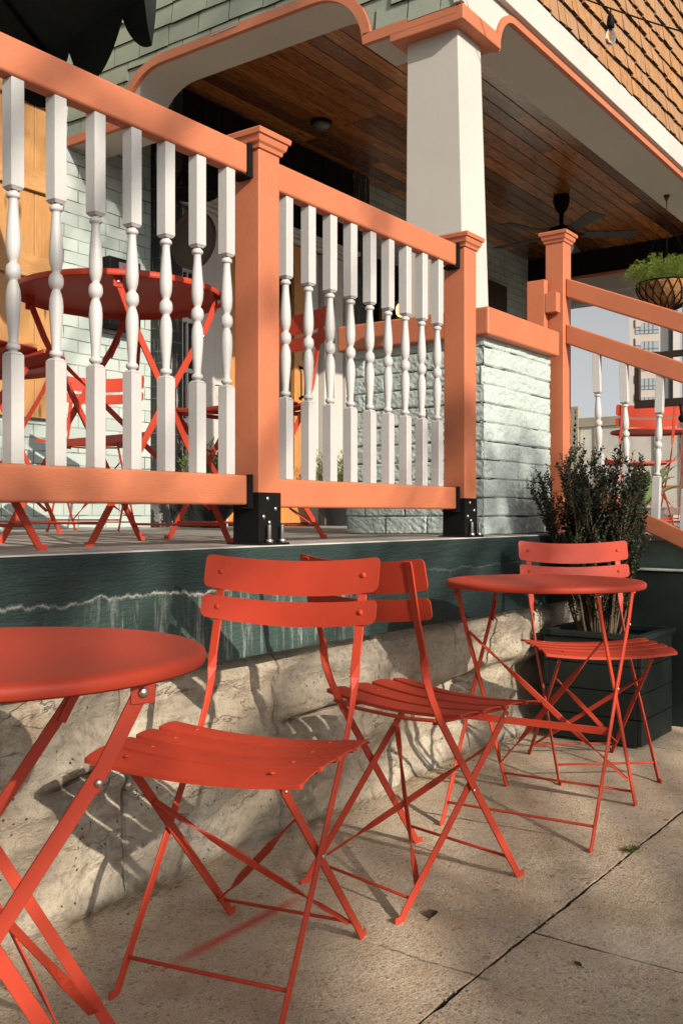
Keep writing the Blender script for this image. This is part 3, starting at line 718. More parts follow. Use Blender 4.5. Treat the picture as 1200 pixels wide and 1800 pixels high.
m = MB(); m.box(7.05, 7.95, 4.72, 4.779, 2.151, 2.22); m.box(7.05, 7.95, 4.70, 4.779, .88, .949); m.box(7.05, 7.099, 4.72, 4.779, .95, 2.15); m.box(7.901, 7.95, 4.72, 4.779, .95, 2.15); m.box(7.48, 7.52, 4.73, 4.7495, .95, 2.15)
m.build('frame', BLACKW, wn, bevel=.003)
wn = MB().box(8.95, 9.55, 4.74, 4.776, 1.2, 2.45).build('shuttered_window', paint('brown_shutter', (.05, .022, .012), .6, .2, 8, .3, 60, (10,10,1)), hs_, bevel=.004)

# ------------------------------------------------------------ bistro chair and table prototypes
def perp_xz(a, b):
    t = (Vector(b)-Vector(a)).normalized(); return Vector((t.z, 0, -t.x))
def bar(m, pts, twist, w=.020, t=.0046, n=8):
    """flat bar through pts; twist[i] 0 = wide face sideways (+-y), 1 = wide face to front"""
    P = []; W = []
    pv = [Vector(p) for p in pts]
    for i in range(len(pv)-1):
        a, b = pv[i], pv[i+1]
        k = max(1, int((b-a).length/.03))
        for j in range(k):
            f = j/k; P.append(a.lerp(b, f)); W.append(twist[i]+(twist[i+1]-twist[i])*f)
    P.append(pv[-1]); W.append(twist[-1]); wd = []
    for i, p in enumerate(P):
        tg = (P[min(i+1, len(P)-1)]-P[max(i-1, 0)]).normalized()
        side = Vector((0, 1, 0)); q = tg.cross(side).normalized()
        a = W[i]*math.pi/2; wd.append(q*math.cos(a)+side*math.sin(a))
    m.ribbon(P, wd, w, t, .5)
def xbrace(m, a, b, w=.016, off=0):
    a = Vector(a); b = Vector(b); n = 14; P = []; wd = []; tg = (b-a).normalized(); up = tg.cross(Vector((1, 0, 0))).normalized(); fx = tg.cross(up).normalized()
    for i in range(n+1):
        f = i/n; P.append(a.lerp(b, f)+Vector((off*math.sin(math.pi*f), 0, 0)))
        tw = math.pi/2*(1-sstep(.12, .34, f)*(1-sstep(.66, .88, f))); wd.append(up*math.cos(tw)+fx*math.sin(tw))
    m.ribbon(P, wd, w, .0035, .5)
def rivet(m, c, r=.0048, ax='y'): m.ball(c, r, 8, sy=.5 if ax == 'y' else 1, sx=.5 if ax == 'x' else 1)
def make_chair():
    t = empty('bistro_chair', 'x', 'chair')
    # backrest frame: front feet up to the backrest
    m = MB()
    for s in (-1, 1):
        y = .174*s; y2 = .1725*s
        bar(m, [(.200, y, .004), (.178, y, .005), (.166, y, .022), (-.123, y2, .444), (-.150, y2, .495), (-.168, y2, .54), (-.178, y2, .60), (-.200, y2, .68), (-.226, .1745*s, .795), (-.231, .1745*s, .812)], [0, 0, 0, 0, 0, .15, 1, 1, 1, 1])
    m.tube([(.142, -.172, .058), (.142, .172, .058)], .0042, 8)
    m.tube([(-.135, -.172, .440), (-.137, -.08, .432), (-.137, .08, .432), (-.135, .172, .440)], .0048, 8)
    m.build('back_frame', RED, t, bevel=.0008, seg=1)
    m = MB()
    for s in (-1, 1):
        y = .162*s
        bar(m, [(-.260, y, .004), (-.238, y, .005), (-.226, y, .022), (.137, y, .412), (.146, y, .424)], [0]*5)
    m.tube([(-.208, -.160, .045), (-.208, .160, .045)], .0040, 8)
    # crossed braces in the plane of this frame
    def on(f, s, w=.155): return (-.228+.365*f, w*s, .409*f)
    xbrace(m, on(.84, -1), on(.14, 1), off=.004); xbrace(m, on(.84, 1), on(.14, -1), off=-.004)
    m.build('front_frame', RED, t, bevel=.0008, seg=1)
    for s in (-1, 1):   # runners under the seat
        MB().box(-.118, .165, s*.150-.0025, s*.150+.0025, .424, .438, .5).build('seat_runner', RED, t)
    # slatted seat
    W = .23; sd = .335/4
    for k in range(4):
        x1 = .205-k*sd; x0_ = x1-.0670; m = MB(); n = 20; tp = []
        drop = (-.010 if k == 0 else 0)
        def P(u, v, dz):     # u across width 0..1, v along depth 0..1
            y = -W+2*W*u; c = min(1, min(u, 1-u)*2*W/.005); ins = .004*(1-math.sqrt(max(0, 1-(1-c)**2)))
            x = x0_+ins+(x1-x0_-2*ins)*v
            z = .459-.015*(1-(y/W)**2)+(drop*v if k == 0 else 0)+.0022*math.sin(math.pi*v)+dz
            return (x, y, z)
        P0 = P
        def P(u, v, dz, P0=P0): return P0(.5-.5*math.cos(math.pi*u), v, dz)
        m.grid(lambda u, v: P(u, v, 0), 30, 4, .5); m.grid(lambda u, v: P(u, 1-v, -.0035), 30, 4, .5)
        for vv, fl in ((0, 1), (1, 0)):
            m.grid(lambda u, v: P(u if fl else 1-u, vv, -.0085*(1-v)), 30, 1, .5)
        for uu, fl in ((0, 0), (1, 1)):
            m.grid(lambda v, u: P(uu, v if fl else 1-v, -.0035*(1-u)), 4, 1, .5)
        for s in (-1, 1): m.ball(((x0_+x1)/2, s*.155, .459-.015*(1-(.155/W)**2)+.0022), .006, 8, sz=.35)
        m.build('seat_slat', RED, t)
    # backrest slats
    for (z0_, z1_) in ((.748, .820), (.682, .731)):
        m = MB(); W2 = .212
        def lean(z): return -.168-(z-.54)*.228 + .0030+.022*.33
        def Q(u, v, o):
            y = -W2+2*W2*u; c = min(1, min(u, 1-u)*2*W2/.013); ins = .013*(1-math.sqrt(max(0, 1-(1-c)**2)))
            k = 1-(y/W2)**2
            hh = z0_+ins-.006*k+(z1_-z0_-2*ins+.004*k)*v
            return (lean(hh)+o-.022*k, y, hh-.012*k)
        cs = lambda u: .5-.5*math.cos(math.pi*u)
        Q0 = Q
        def Q(u, v, o, Q0=Q0): return Q0(cs(u), v, o)
        m.grid(lambda u, v: Q(u, v, .003), 40, 5, .5); m.grid(lambda u, v: Q(1-u, v, 0), 36, 5, .5)
        for vv, fl in ((0, 1), (1, 0)): m.grid(lambda u, v: Q(u if fl else 1-u, vv, .003*v), 36, 1, .5)
        for uu, fl in ((0, 1), (1, 0)): m.grid(lambda v, u: Q(uu, v if fl else 1-v, .003*(1-u)), 5, 1, .5)
        zc = (z0_+z1_)/2
        for s in (-1, 1): m.ball((lean(zc)+.004-.022*(1-(.1745/W2)**2), s*.1745, zc-.012*(1-(.1745/W2)**2)), .0062, 10, sx=.55)
        m.build('backrest_slat', RED, t)
    for s in (-1, 1):
        for c in ((-.0005, s*.1775, .2535), (.135, s*.166, .411)):
            m = MB(); rivet(m, c); m.build('rivet', ZINC, t)
    return t
def make_table():
    t = empty('bistro_table', 'x', 'table')
    m = MB(); m.lathe([(.001, .7185), (.280, .7185), (.2925, .7175), (.2985, .714), (.300, .709), (.2995, .701), (.297, .698), (.2955, .701), (.2945, .708), (.2905, .7135), (.28, .7145), (.001, .7145)], (0, 0, 0), 96)
    o = m.build('tabletop', RED, t); 
    if hasattr(o.data, 'set_sharp_from_angle'): pass
    H = .690
    m = MB()
    for s in (-1, 1):
        y = .215*s
        bar(m, [(.248, y, .004), (.232, y, .006), (.222, y, .022), (0.0, y, .404), (-.118, y, .60), (-.1616, y, H)], [0]*6, .0195, .005)
        m.box(-.178, -.148, y+.003*s-.002, y+.003*s+.002, H-.016, .7145, .5)
    m.tube([(.205, -.212, .052), (.205, .212, .052)], .0042, 8)
    def on(f, s): return (.222-.222*f/.57 if f < .57 else -.118*(f-.57)/.3, .208*s, .694*f)
    xbrace(m, on(.80, -1), on(.14, 1), .018, .004); xbrace(m, on(.80, 1), on(.14, -1), .018, -.004)
    m.build('leg_frame', RED, t, bevel=.0008, seg=1)
    m = MB()
    for s in (-1, 1):
        y = .223*s
        bar(m, [(-.268, y, .004), (-.252, y, .006), (-.242, y, .022), (0.0, y, .408), (.130, y, .60), (.176, y, H)], [0]*6, .0195, .005)
        m.box(.162, .192, y+.003*s-.002, y+.003*s+.002, H-.016, .7145, .5)
        # short folding stay with its hinge
        bar(m, [(.118, y-.006*s, .570), (.133, y-.006*s, .60), (.150, y-.006*s, .63)], [0]*3, .014, .003)
    m.tube([(-.222, -.22, .060), (-.222, .22, .060)], .0042, 8)
    m.ribbon([(-.072, -.223, .292), (-.072, .223, .292)], [(0, 0, 1)]*2, .022, .004, .5)
    m.build('leg_frame', RED, t, bevel=.0008, seg=1)
    for s in (-1, 1):
        for c, r in (((0, s*.227, .405), .006), ((-.163, s*.222, .688), .006), ((.177, s*.230, .688), .0065), ((.124, s*.228, .583), .005)):
            m = MB(); rivet(m, c, r); m.build('rivet', ZINC, t)
    return t
chair = make_chair(); table = make_table()
def put(proto, first, x, y, z, rz, label, group, sc=1):
    o = proto if first else copy_tree(proto)
    o.location = (x, y, z); o.rotation_euler = (0, 0, rz); o['label'] = label; o['group'] = group
    o.scale = (1, 1, sc); return o
CG = 'red folding bistro chairs'; TG = 'red round bistro tables'
put(chair, True, 1.469, 1.313, G0, 3.367, 'red slatted chair on the pavement, nearest to the camera, facing the left table', CG, 1.01)
put(chair, False, 2.125, 1.298, G0, -.192, 'red chair on the pavement seen from behind, backrest half hidden by the nearest chair', CG)
put(chair, False, 3.375, 1.340, G0, 3.849, 'red chair on the pavement in front of the dark green planter', CG)
put(table, True, .805, 1.19, G0, -.58, 'red round table cut off by the left edge, on the pavement', TG, 1.016)
put(table, False, 2.785, 1.258, G0, .081, 'red round table on the pavement near the dark green planter', TG)
put(table, False, 1.934, 2.204, DK, -.10, 'red round table on the porch seen from below behind the left balusters', TG, 1.02)
put(table, False, 2.50, 3.72, DK, .05, 'red round table farther back on the porch, by the wooden shutter', TG, 1.01)
put(chair, False, 1.235, 2.06, DK, .10, 'red chair on the porch at the far left, seat showing between the first balusters', CG)
put(chair, False, 2.53, 2.26, DK, 3.10, 'red chair on the porch right of the raised table, backrest behind the middle post', CG)
put(chair, False, 3.27, 3.93, DK, 3.75, 'red chair on the porch against the mint brick wall, under the black box', CG)
put(chair, False, 6.77-.12, 2.30, DK, .60, 'red chair far back on the porch, seen through the stair rail', CG)
put(table, False, 7.35, 2.45, DK, .4, 'red round table far back on the porch, behind the stair rail chair', TG)

# ------------------------------------------------------------ planter with holly
pl = empty('planter_box', 'square dark green plank planter standing in the corner by the steps', 'planter', (3.945, 1.495, G0))
m = MB(); hx, hy, H = .185, .205, .432
for k in range(4):
    a, b = .012+k*.103, .012+k*.103+.100
    m.box(-hx, hx, -hy, -hy+.02, a, b); m.box(-hx, hx, hy-.02, hy, a, b); m.box(-hx, -hx+.02, -hy+.021, hy-.021, a, b); m.box(hx-.02, hx, -hy+.021, hy-.021, a, b)
m.build('side_planks', DGREEN, pl, bevel=.003)
m = MB(); m.box(-hx-.012, hx+.012, -hy-.012, -hy+.028, .4245, .446); m.box(-hx-.012, hx+.012, hy-.028, hy+.012, .4245, .446); m.box(-hx-.012, -hx+.028, -hy+.029, hy-.029, .4245, .446); m.box(hx-.028, hx+.012, -hy+.029, hy-.029, .4245, .446)
m.build('rim', DGREEN, pl, bevel=.003)
MB().box(-hx+.021, hx-.021, -hy+.021, hy-.021, .30, .385).build('soil', DIRT, pl)
sh = empty('holly_shrub', 'dark upright holly shrub with tiny leaves growing in the planter', 'shrub', (3.915, 1.525, G0+.385))
stem = MB(); lf = MB(); random.seed(21)
qa = 0.0
def leaves_on(pts, f0, sp, sc_=1.0):
    """opposite pairs of small oval leaves along a twig"""
    global qa
    L = sum((pts[i+1]-pts[i]).length for i in range(len(pts)-1)); n = len(pts)-1; z = f0*L
    while z < L:
        f = z/L*n; i0 = min(n-1, int(f)); p = pts[i0].lerp(pts[i0+1], f-i0); tg = (pts[i0+1]-pts[i0]).normalized(); qa += 1.571+random.uniform(-.3, .3)
        a = tg.cross(Vector((.3, .2, 1) if abs(tg.z) < .95 else (1, 0, 0))).normalized(); b = tg.cross(a)
        tip = .75 if z > L*.93 else 1.0
        for s_ in (0, math.pi):
            d = (a*math.cos(qa+s_)+b*math.sin(qa+s_))*random.uniform(.7, 1)+tg*random.uniform(.35, .8)+Vector((0, 0, .15))
            LL = random.uniform(.013, .022)*sc_*tip; W = LL*random.uniform(.48, .62); d.normalize(); side = d.cross(tg).normalized(); up = side.cross(d); k = random.random()
            lf.add([p, p+d*LL*.3+side*W*.42+up*W*.12, p+d*LL*.7+side*W*.40+up*W*.10, p+d*LL, p+d*LL*.7-side*W*.40+up*W*.10, p+d*LL*.3-side*W*.42+up*W*.12], [(0,1,2,3), (0,3,4,5)], k*k)
        z += random.uniform(.75, 1.3)*sp
def twig(p, d, L, r, lv=True, f0=.1, sp=.0115):
    n = max(3, int(L/.035)); pts = [p.copy()]; d = d.normalized()
    for k in range(n):
        d = (d+Vector((random.uniform(-.10, .10), random.uniform(-.10, .10), .11))).normalized(); pts.append(pts[-1]+d*(L/n))
    stem.tube(pts, [r*(1-.85*k/n)+.0004 for k in range(n+1)], 5, cap=False)
    if lv: leaves_on(pts, f0, sp)
    return pts
for i in range(34):
    a = i*2.4+random.uniform(-.3, .3); rr = math.sqrt((i+.5)/34); H_ = random.uniform(.66, .88)*(1-.10*rr)
    if i in (23, 28): H_ *= 1.12
    base = Vector((.07*rr*math.cos(a), .07*rr*math.sin(a), 0)); d0 = Vector((math.cos(a)*.38*rr, math.sin(a)*.38*rr, 1))
    pts = twig(base, d0, H_, .0048, True, .42, .012); n = len(pts)-1
    for b in range(19):
        f = random.uniform(.16, .93); p = pts[int(f*n)]; aa = a+random.gauss(0, 1.1); tl = random.uniform(.09, .24)*(1.1-.55*f)
        tw = twig(p, Vector((math.cos(aa)*.62, math.sin(aa)*.62, 1)), tl, .0016, True, .06)
        if tl > .12:
            for c_ in range(2):
                q0 = tw[int(random.uniform(.3, .8)*(len(tw)-1))]; ab = aa+random.choice((-1, 1))*random.uniform(.7, 1.4); twig(q0, Vector((math.cos(ab)*.6, math.sin(ab)*.6, 1)), random.uniform(.05, .10), .001, True, .05)
for (ax, ay, hh) in ((-.17, .04, .96), (-.12, .02, .84), (.07, -.07, .86), (.12, -.10, .80), (-.03, .02, .80), (.0, -.15, .74)):
    n = 22; pts = [Vector((ax*(k/n)**.6+.01*math.sin(k*.5+hh*9), ay*(k/n)**.6+.008*math.cos(k*.4), hh*k/n)) for k in range(n+1)]
    stem.tube(pts, [.0035*(1-.85*k/n)+.0004 for k in range(n+1)], 5, cap=False); leaves_on(pts, .5, .0125)
    for b in range(10):
        k = random.randint(10, 20); aa = random.uniform(0, 6.28); twig(pts[k], Vector((math.cos(aa)*.6, math.sin(aa)*.6, 1)), random.uniform(.03, .09)*(1.4-k/n), .001, True, .05)
stem.build('stems', BARK, sh); lf.build('foliage', HOLLY, sh)

# ------------------------------------------------------------ porch plants in pots
def pot_plant(x, y, z, label, rp, hp, kind):
    p = empty('plant_pot', 'black glazed pot ' + label, 'pot', (x, y, z))
    m = MB(); m.lathe([(rp*.45, 0), (rp*.52, .01), (rp*.50, .05*1), (rp*.8, hp*.4), (rp*.98, hp*.8), (rp, hp*.93), (rp*1.08, hp*.95), (rp*1.08, hp), (rp*.95, hp), (rp*.9, hp*.85), (.001, hp*.85)], (0, 0, 0), 32)
    m.build('bowl', POTM if kind != 'broad' else GREY, p)
    q = MB()
    if kind == 'grassy':
        for i in range(1500):
            a = random.uniform(0, 6.283); r = rp*math.sqrt(random.random())*.9; h = random.uniform(.10, .34)
            b = Vector((r*.6*math.cos(a), r*.6*math.sin(a), hp*.85)); tip = Vector((r*1.5*math.cos(a), r*1.5*math.sin(a), hp*.85+h))
            d = tip-b
            for k in range(3):
                pp = b+d*random.uniform(.2, 1); q.leaf(pp, d.normalized()+Vector((random.uniform(-.7, .7), random.uniform(-.7, .7), .2)), (random.uniform(-1, 1), random.uniform(-1, 1), 1), random.uniform(.018, .04), .007)
    else:
        for i in range(16):
            a = random.uniform(0, 6.283); sp = random.uniform(.3, 1.2); L = random.uniform(.20, .36); wv_ = random.uniform(.05, .08); n = 7; pts = []
            for k in range(n+1):
                f = k/n; pts.append(Vector((math.cos(a)*L*sp*f*.7, math.sin(a)*L*sp*f*.7, hp*.85+L*(f-.45*sp*f*f))))
            side = Vector((-math.sin(a), math.cos(a), 0)); vs = []
            for k, pp in enumerate(pts):
                w2 = wv_*math.sin(math.pi*min(1, .12+k/n*.88))/2; vs += [pp-side*w2+Vector((0, 0, w2*.5)), pp, pp+side*w2+Vector((0, 0, w2*.5))]
            rr = random.random()
            q.add(vs, [(k*3+j, k*3+j+1, k*3+j+4, k*3+j+3) for k in range(n) for j in (0, 1)], rr, True)
    pp = empty('potted_plant', {'grassy': 'feathery yellow-green plant ', 'broad': 'broad-leaved pale green plant '}[kind]+label, 'plant', (x, y, z))
    q.build('leaves', GRASSY if kind == 'grassy' else BROAD, pp)
random.seed(5)
pot_plant(4.62, 4.38, DK, 'left of the porch door', .17, .27, 'grassy')
pot_plant(5.98, 4.38, DK, 'right of the porch door, behind the middle balusters', .17, .27, 'grassy')
pot_plant(5.05, 1.73, -.09, 'at the top of the steps behind the stair rail', .11, .13, 'broad')

# ------------------------------------------------------------ hanging basket
hb = empty('hanging_basket', 'coir hanging basket on chains under the white front beam', 'basket', (7.30, 2.32, 2.374))
m = MB(); m.lathe([(.02, -.005), (.022, 0), (.012, -.03), (.004, -.045)], (0, 0, 0), 10); m.tube([(0, 0, -.04), (.004, 0, -.075), (-.004, 0, -.10), (0, 0, -.12)], .004, 6)
m.build('hook', paint('rust_hook', (.14, .02, .01), .6), hb)
m = MB(); rimz = -.66; RB = .215
for k in range(4):
    a = R(20)+k*math.pi/2; e = Vector((RB*math.cos(a), RB*math.sin(a), rimz)); s_ = Vector((0, 0, -.12)); n = 42
    for i in range(n):
        p0 = s_.lerp(e, i/n); p1 = s_.lerp(e, (i+1.25)/n); dd = (p1-p0); sd_ = dd.cross(Vector((0, 0, 1))).normalized() if i % 2 else dd.cross(dd.cross(Vector((0, 0, 1)))).normalized()
        mid = (p0+p1)/2; m.tube([p0, mid+sd_*.0035, p1, mid-sd_*.0035, p0], .0011, 4, cap=False)
m.build('chain', BLACK, hb)
m = MB(); n = 14
prof = [(RB*math.sin(math.pi/2*i/n)+.001, rimz-.19*math.cos(math.pi/2*i/n)) for i in range(n+1)]
m.lathe(prof+[(RB-.012, rimz+.004), (RB-.02, rimz-.02), (.001, rimz-.03)], (0, 0, 0), 40); m.build('liner', COIR, hb)
m = MB()
m.tube([((RB+.004)*math.cos(a*math.pi/16), (RB+.004)*math.sin(a*math.pi/16), rimz+.002) for a in range(33)], .0045, 6, cap=False)
for k in range(18):
    a0 = k*2*math.pi/18
    for sg in (-1, 1):
        pts = []
        for i in range(9):
            f = i/8; a = a0+sg*.55*f; ph = math.pi/2*(1-f*.85); pts.append(((RB+.005)*math.sin(ph)*math.cos(a), (RB+.005)*math.sin(ph)*math.sin(a), rimz-.195*math.cos(ph)))
        m.tube(pts, .0035, 5, cap=False)
m.build('wire_frame', BLACK, hb)
fr = empty('basket_fern', 'feathery green fern spilling over the hanging basket', 'plant', (7.30, 2.32, 2.374+rimz))
m = MB(); random.seed(31)
for i in range(330):
    a = random.uniform(0, 6.283); r0 = RB*math.sqrt(random.random()); reach = random.uniform(.03, .15)*(.4+r0/RB); h = random.uniform(.08, .21)*(1.25-.5*r0/RB)
    droop = random.uniform(0, .14)*(r0/RB)**2
    for k in range(20):
        f = k/20; c = Vector(((r0+reach*f)*math.cos(a), (r0+reach*f)*math.sin(a), h*math.sin(f*2.2)-droop*f*f*1.4))
        for s in (-1, 1):
            d = Vector((math.cos(a+s*1.1), math.sin(a+s*1.1), random.uniform(-.2, .8))); m.leaf(c, d, (random.uniform(-.6, .6), random.uniform(-.6, .6), 1), random.uniform(.014, .030), .0055)
m.build('fronds', FERN, fr)

# ------------------------------------------------------------ ceiling fan and lamps
fn = empty('ceiling_fan', 'dark ceiling fan with an opal bowl light under the plank ceiling', 'fan', (8.25, 3.56, 2.862))
m = MB(); m.lathe([(.001, 0), (.07, -.002), (.075, -.05), (.05, -.13), (.02, -.16), (.018, -.27), (.05, -.275), (.11, -.30), (.125, -.36), (.10, -.42), (.06, -.44), (.001, -.44)], (0, 0, 0), 24); m.build('motor', BLACK, fn)
for k in range(5):
    a = R(-58)+k*2*math.pi/5; c, s_ = math.cos(a), math.sin(a); m = MB()
    def BP(l, w_, z): return (c*l-s_*w_, s_*l+c*w_, z)
    m.hexa([BP(.20, -.05, -.345), BP(.66, -.075, -.345), BP(.20, .05, -.365), BP(.66, .075, -.37), BP(.20, -.05, -.337), BP(.66, -.075, -.337), BP(.20, .05, -.357), BP(.66, .075, -.362)], .5)
    m.tube([BP(.09, 0, -.36), BP(.22, 0, -.352)], .012, 6); m.build('blade', BLACKW if False else paint('fan_blade', (.018, .015, .013), .6), fn, bevel=.003)
m = MB(); m.lathe([(.08, -.442), (.11, -.45), (.11, -.48), (.08, -.53), (.03, -.55), (.001, -.552)], (0, 0, 0), 24); m.build('light_bowl', LAMPW, fn)
cl = empty('ceiling_light', 'small round opal light fixed to the dark plank ceiling', 'lamp', (5.67, 4.30, 2.864)); cl.scale = (.75, .75, .75)
m = MB(); m.lathe([(.001, 0), (.10, -.001), (.105, -.02), (.09, -.03)], (0, 0, 0), 20); m.build('rim', BLACK, cl)
m = MB(); m.lathe([(.09, -.028), (.085, -.05), (.05, -.075), (.001, -.082)], (0, 0, 0), 20); m.build('shade', paint('frosted_glass', (.10, .095, .085), .3), cl)
wl = empty('wall_lantern', 'small lit amber lantern on the dark porch wall', 'lamp', (7.30, 4.66, 1.74))
m = MB(); m.lathe([(.001, .22), (.02, .20), (.08, .15), (.085, .14), (.06, .135)], (0, 0, 0), 12); m.box(-.03, .03, .03, .028+.02, -.04, .2); m.tube([(0, .04, .18), (0, .0, .2)], .008); m.build('cap', BLACK, wl)
m = MB(); m.ball((0, 0, .07), .045, 12, sz=1.4); m.build('bulb', GLOW, wl)
# gooseneck sconce and round blade sign by the left pilaster
gs = empty('wall_sconce', 'black gooseneck lamp on the scuffed black pilaster', 'lamp', (4.50, 4.69, 2.05))
m = MB(); m.lathe([(.03, .10), (.035, .06), (.14, .0), (.15, -.02), (.145, -.022), (.03, .045)], (-.03, -.28, .0), 28); m.build('shade', BLACK, gs)
m = MB(); m.tube([(0, 0, -.02), (0, -.06, .02), (0, -.14, .15), (-.01, -.22, .18), (-.03, -.28, .15), (-.03, -.28, .09)], .011, 8); m.lathe([(.001, 0), (.04, 0)], (0, -.005, -.02), 12); m.build('arm', BLACK, gs)
bs_ = empty('blade_sign', 'round dark hanging sign with a brown rim on an iron bracket', 'sign', (4.50, 4.69, 1.78))
m = MB()
prof = [(0, -.010), (.155, -.010), (.17, -.016), (.185, -.016), (.185, .016), (.17, .016), (.155, .010), (0, .010)]
n = 40; vs = []
for r, x in prof:
    for k in range(n):
        th = 2*math.pi*k/n; vs.append((x-.02, -.27+max(r, .0005)*math.cos(th), -.03+max(r, .0005)*math.sin(th)))
fs = [(i*n+k, i*n+(k+1) % n, (i+1)*n+(k+1) % n, (i+1)*n+k) for i in range(len(prof)-1) for k in range(n)]
m.add(vs, fs, .5, False); m.build('disc', paint('sign_brown', (.035, .018, .010), .5, .3, 10, .2, 60), bs_)
m = MB(); m.tube([(-.02, 0, .0), (-.02, -.10, .0)], .014, 8); m.box(-.03, -.01, -.009, -.001, -.06, .06); m.build('bracket', BLACK, bs_)
# black meter box
bx = empty('wall_box', 'black box with a small red stripe mounted on the mint brick wall', 'box', (4.13, 4.779, 1.16))
m = MB(); m.box(-.13, .13, -.12, -.001, 0, .43); m.build('case', BLACK, bx, bevel=.01)
m = MB(); m.box(-.06, .09, -.135, -.121, .25, .40); m.box(-.02, .05, -.146, -.136, .27, .35); m.build('bezel', GREY, bx, bevel=.003)
MB().box(-.03, .06, -.139, -.1352, .372, .388).build('stripe', RED, bx)
# ------------------------------------------------------------ umbrella above the porch tables
um = empty('patio_umbrella', 'dark green canvas patio umbrella with scalloped valance, top left', 'umbrella', (1.80, 3.56, DK))
m = MB(); m.tube([(0, 0, 0), (0, 0, 2.85)], .024, 12); m.lathe([(.001, 0), (.26, 0), (.26, .04), (.05, .09), (.04, .25)], (0, 0, 0), 24); m.build('pole', BLACK, um)
m = MB(); N = 8; RU = 1.16; ph = R(14); ze, zp = 2.27, 2.74
for k in range(N):
    a0, a1 = ph+k*2*math.pi/N, ph+(k+1)*2*math.pi/N
    def CP(u, v):
        e = Vector((math.cos(a0), math.sin(a0), 0)).lerp(Vector((math.cos(a1), math.sin(a1), 0)), u)*RU*v
        return (e.x, e.y, zp+(ze-zp)*v - .05*math.sin(math.pi*u)*v*(1-v)*2)
    m.grid(CP, 10, 8, .5)
    def VP(u, v):
        e = Vector((math.cos(a0), math.sin(a0), 0)).lerp(Vector((math.cos(a1), math.sin(a1), 0)), u)*(RU-.02*v*v)
        sc_ = .27*(.30+.70*abs(math.cos(math.pi*u*2))**.8) if True else .1
        return (e.x, e.y, ze-sc_*v)
    m.grid(VP, 28, 4, .5)
m.build('canopy', CANVAS, um)
m = MB()
for k in range(N):
    a0 = ph+k*2*math.pi/N; m.tube([(0, 0, zp-.03), (RU*.98*math.cos(a0), RU*.98*math.sin(a0), ze-.005)], .008, 6)
m.build('ribs', BLACK, um)

# ------------------------------------------------------------ string light
sg_ = empty('string_light', 'black string light cable with one clear bulb before the cedar shingles', 'string light', (0, 0, 0))
A = Vector((3.79, 1.93, 2.40)); B = Vector((4.259, 1.285, 2.063)); C = Vector((4.9, .4, 1.9))
def bez(a, b, sag, n=14): return [a.lerp(b, i/n)-Vector((0, 0, sag*4*(i/n)*(1-i/n))) for i in range(n+1)]
m = MB(); cab = bez(Vector((3.99, 1.66, 2.235)), Vector((4.30, 1.225, 2.055)), .008); m.tube([A]+cab+bez(cab[-1], C, .03)[1:], .0035, 6); m.build('cable', BLACK, sg_)
k = cab[4]; 
m = MB(); m.tube([k, k-Vector((0, 0, .03))], .003, 6); m.lathe([(.007, -.028), (.013, -.032), (.016, -.05), (.0165, -.082), (.013, -.085)], k, 14); m.build('socket', BLACK, sg_)
m = MB(); m.lathe([(.011, -.084), (.013, -.095), (.021, -.118), (.0225, -.132), (.018, -.150), (.008, -.158), (.001, -.159)], k, 18); b_ = m.build('bulb', BULB, sg_)
m = MB()
for s in (-1, 1): m.tube([k+Vector((.004*s, 0, -.09)), k+Vector((.007*s, 0, -.125)), k+Vector((.003*s, 0, -.138))], .0008, 4)
m.build('filament', COIR, b_)

# ------------------------------------------------------------ far end: fence, framed panel, tower
fe = empty('end_fence', 'taupe framed fence closing the far end of the porch', 'fence', (10.2, 2.0, DK))
for y in (-.6, .12, .95, 2.19): MB().box(-.04, .04, y, y+.09, 0, 1.13 if y < 1.5 else 1.27).build('post', TAUPE, fe, bevel=.004)
m = MB(); m.box(-.03, .03, -.5, 2.189, 1.04, 1.14); m.box(-.03, .03, -.5, 2.189, .08, .16)
for y in (-.1, .55, 1.3, 1.95): m.box(-.02, .02, y, y+.07, .161, 1.039)
m.build('rails', TAUPE, fe, bevel=.004)
m = MB(); m.box(-.008, .008, -.5, 2.18, .163, 1.037); m.build('panel', paint('pale_panel', (.5, .48, .44), .5, .15, 3, .1, 20), fe)
mf = empty('menu_frame', 'dark metal framed glass panel fixed to the far coral stair post', 'frame', (5.22, 1.60, .60))
m = MB(); X, Z = .40, .34
def fp(u, z, d): # panel running towards the street, facing the camera
    return (u*-.35*0 + d, -u, z)
m.box(-.012, .012, -.34, .23, -.025, .018); m.box(-.012, .012, .20, .23, .019, .235); m.box(-.012, .012, -.34, .23, .236, .27); m.box(-.012, .012, -.34, -.31, .019, .235); m.build('frame', paint('bronze_frame', (.03, .018, .014), .5), mf, bevel=.003)
m = MB(); m.tube([(-.02, -.02, -.02), (-.03, -.03, -.08)], .008); m.ball((-.035, -.035, -.095), .022, 12); m.build('knob', BLACK, mf)

tw = empty('office_tower', 'distant brown and grey tower block with banks of windows', 'building', (0, 0, 0))
F = Vector((math.cos(R(36)), math.sin(R(36)), 0)); Rt = Vector((math.sin(R(36)), -math.cos(R(36)), 0))
c0 = F*170+Rt*50.0; tw.location = (c0.x, c0.y, -3); tw.rotation_euler = (0, 0, R(36-90-16.4))
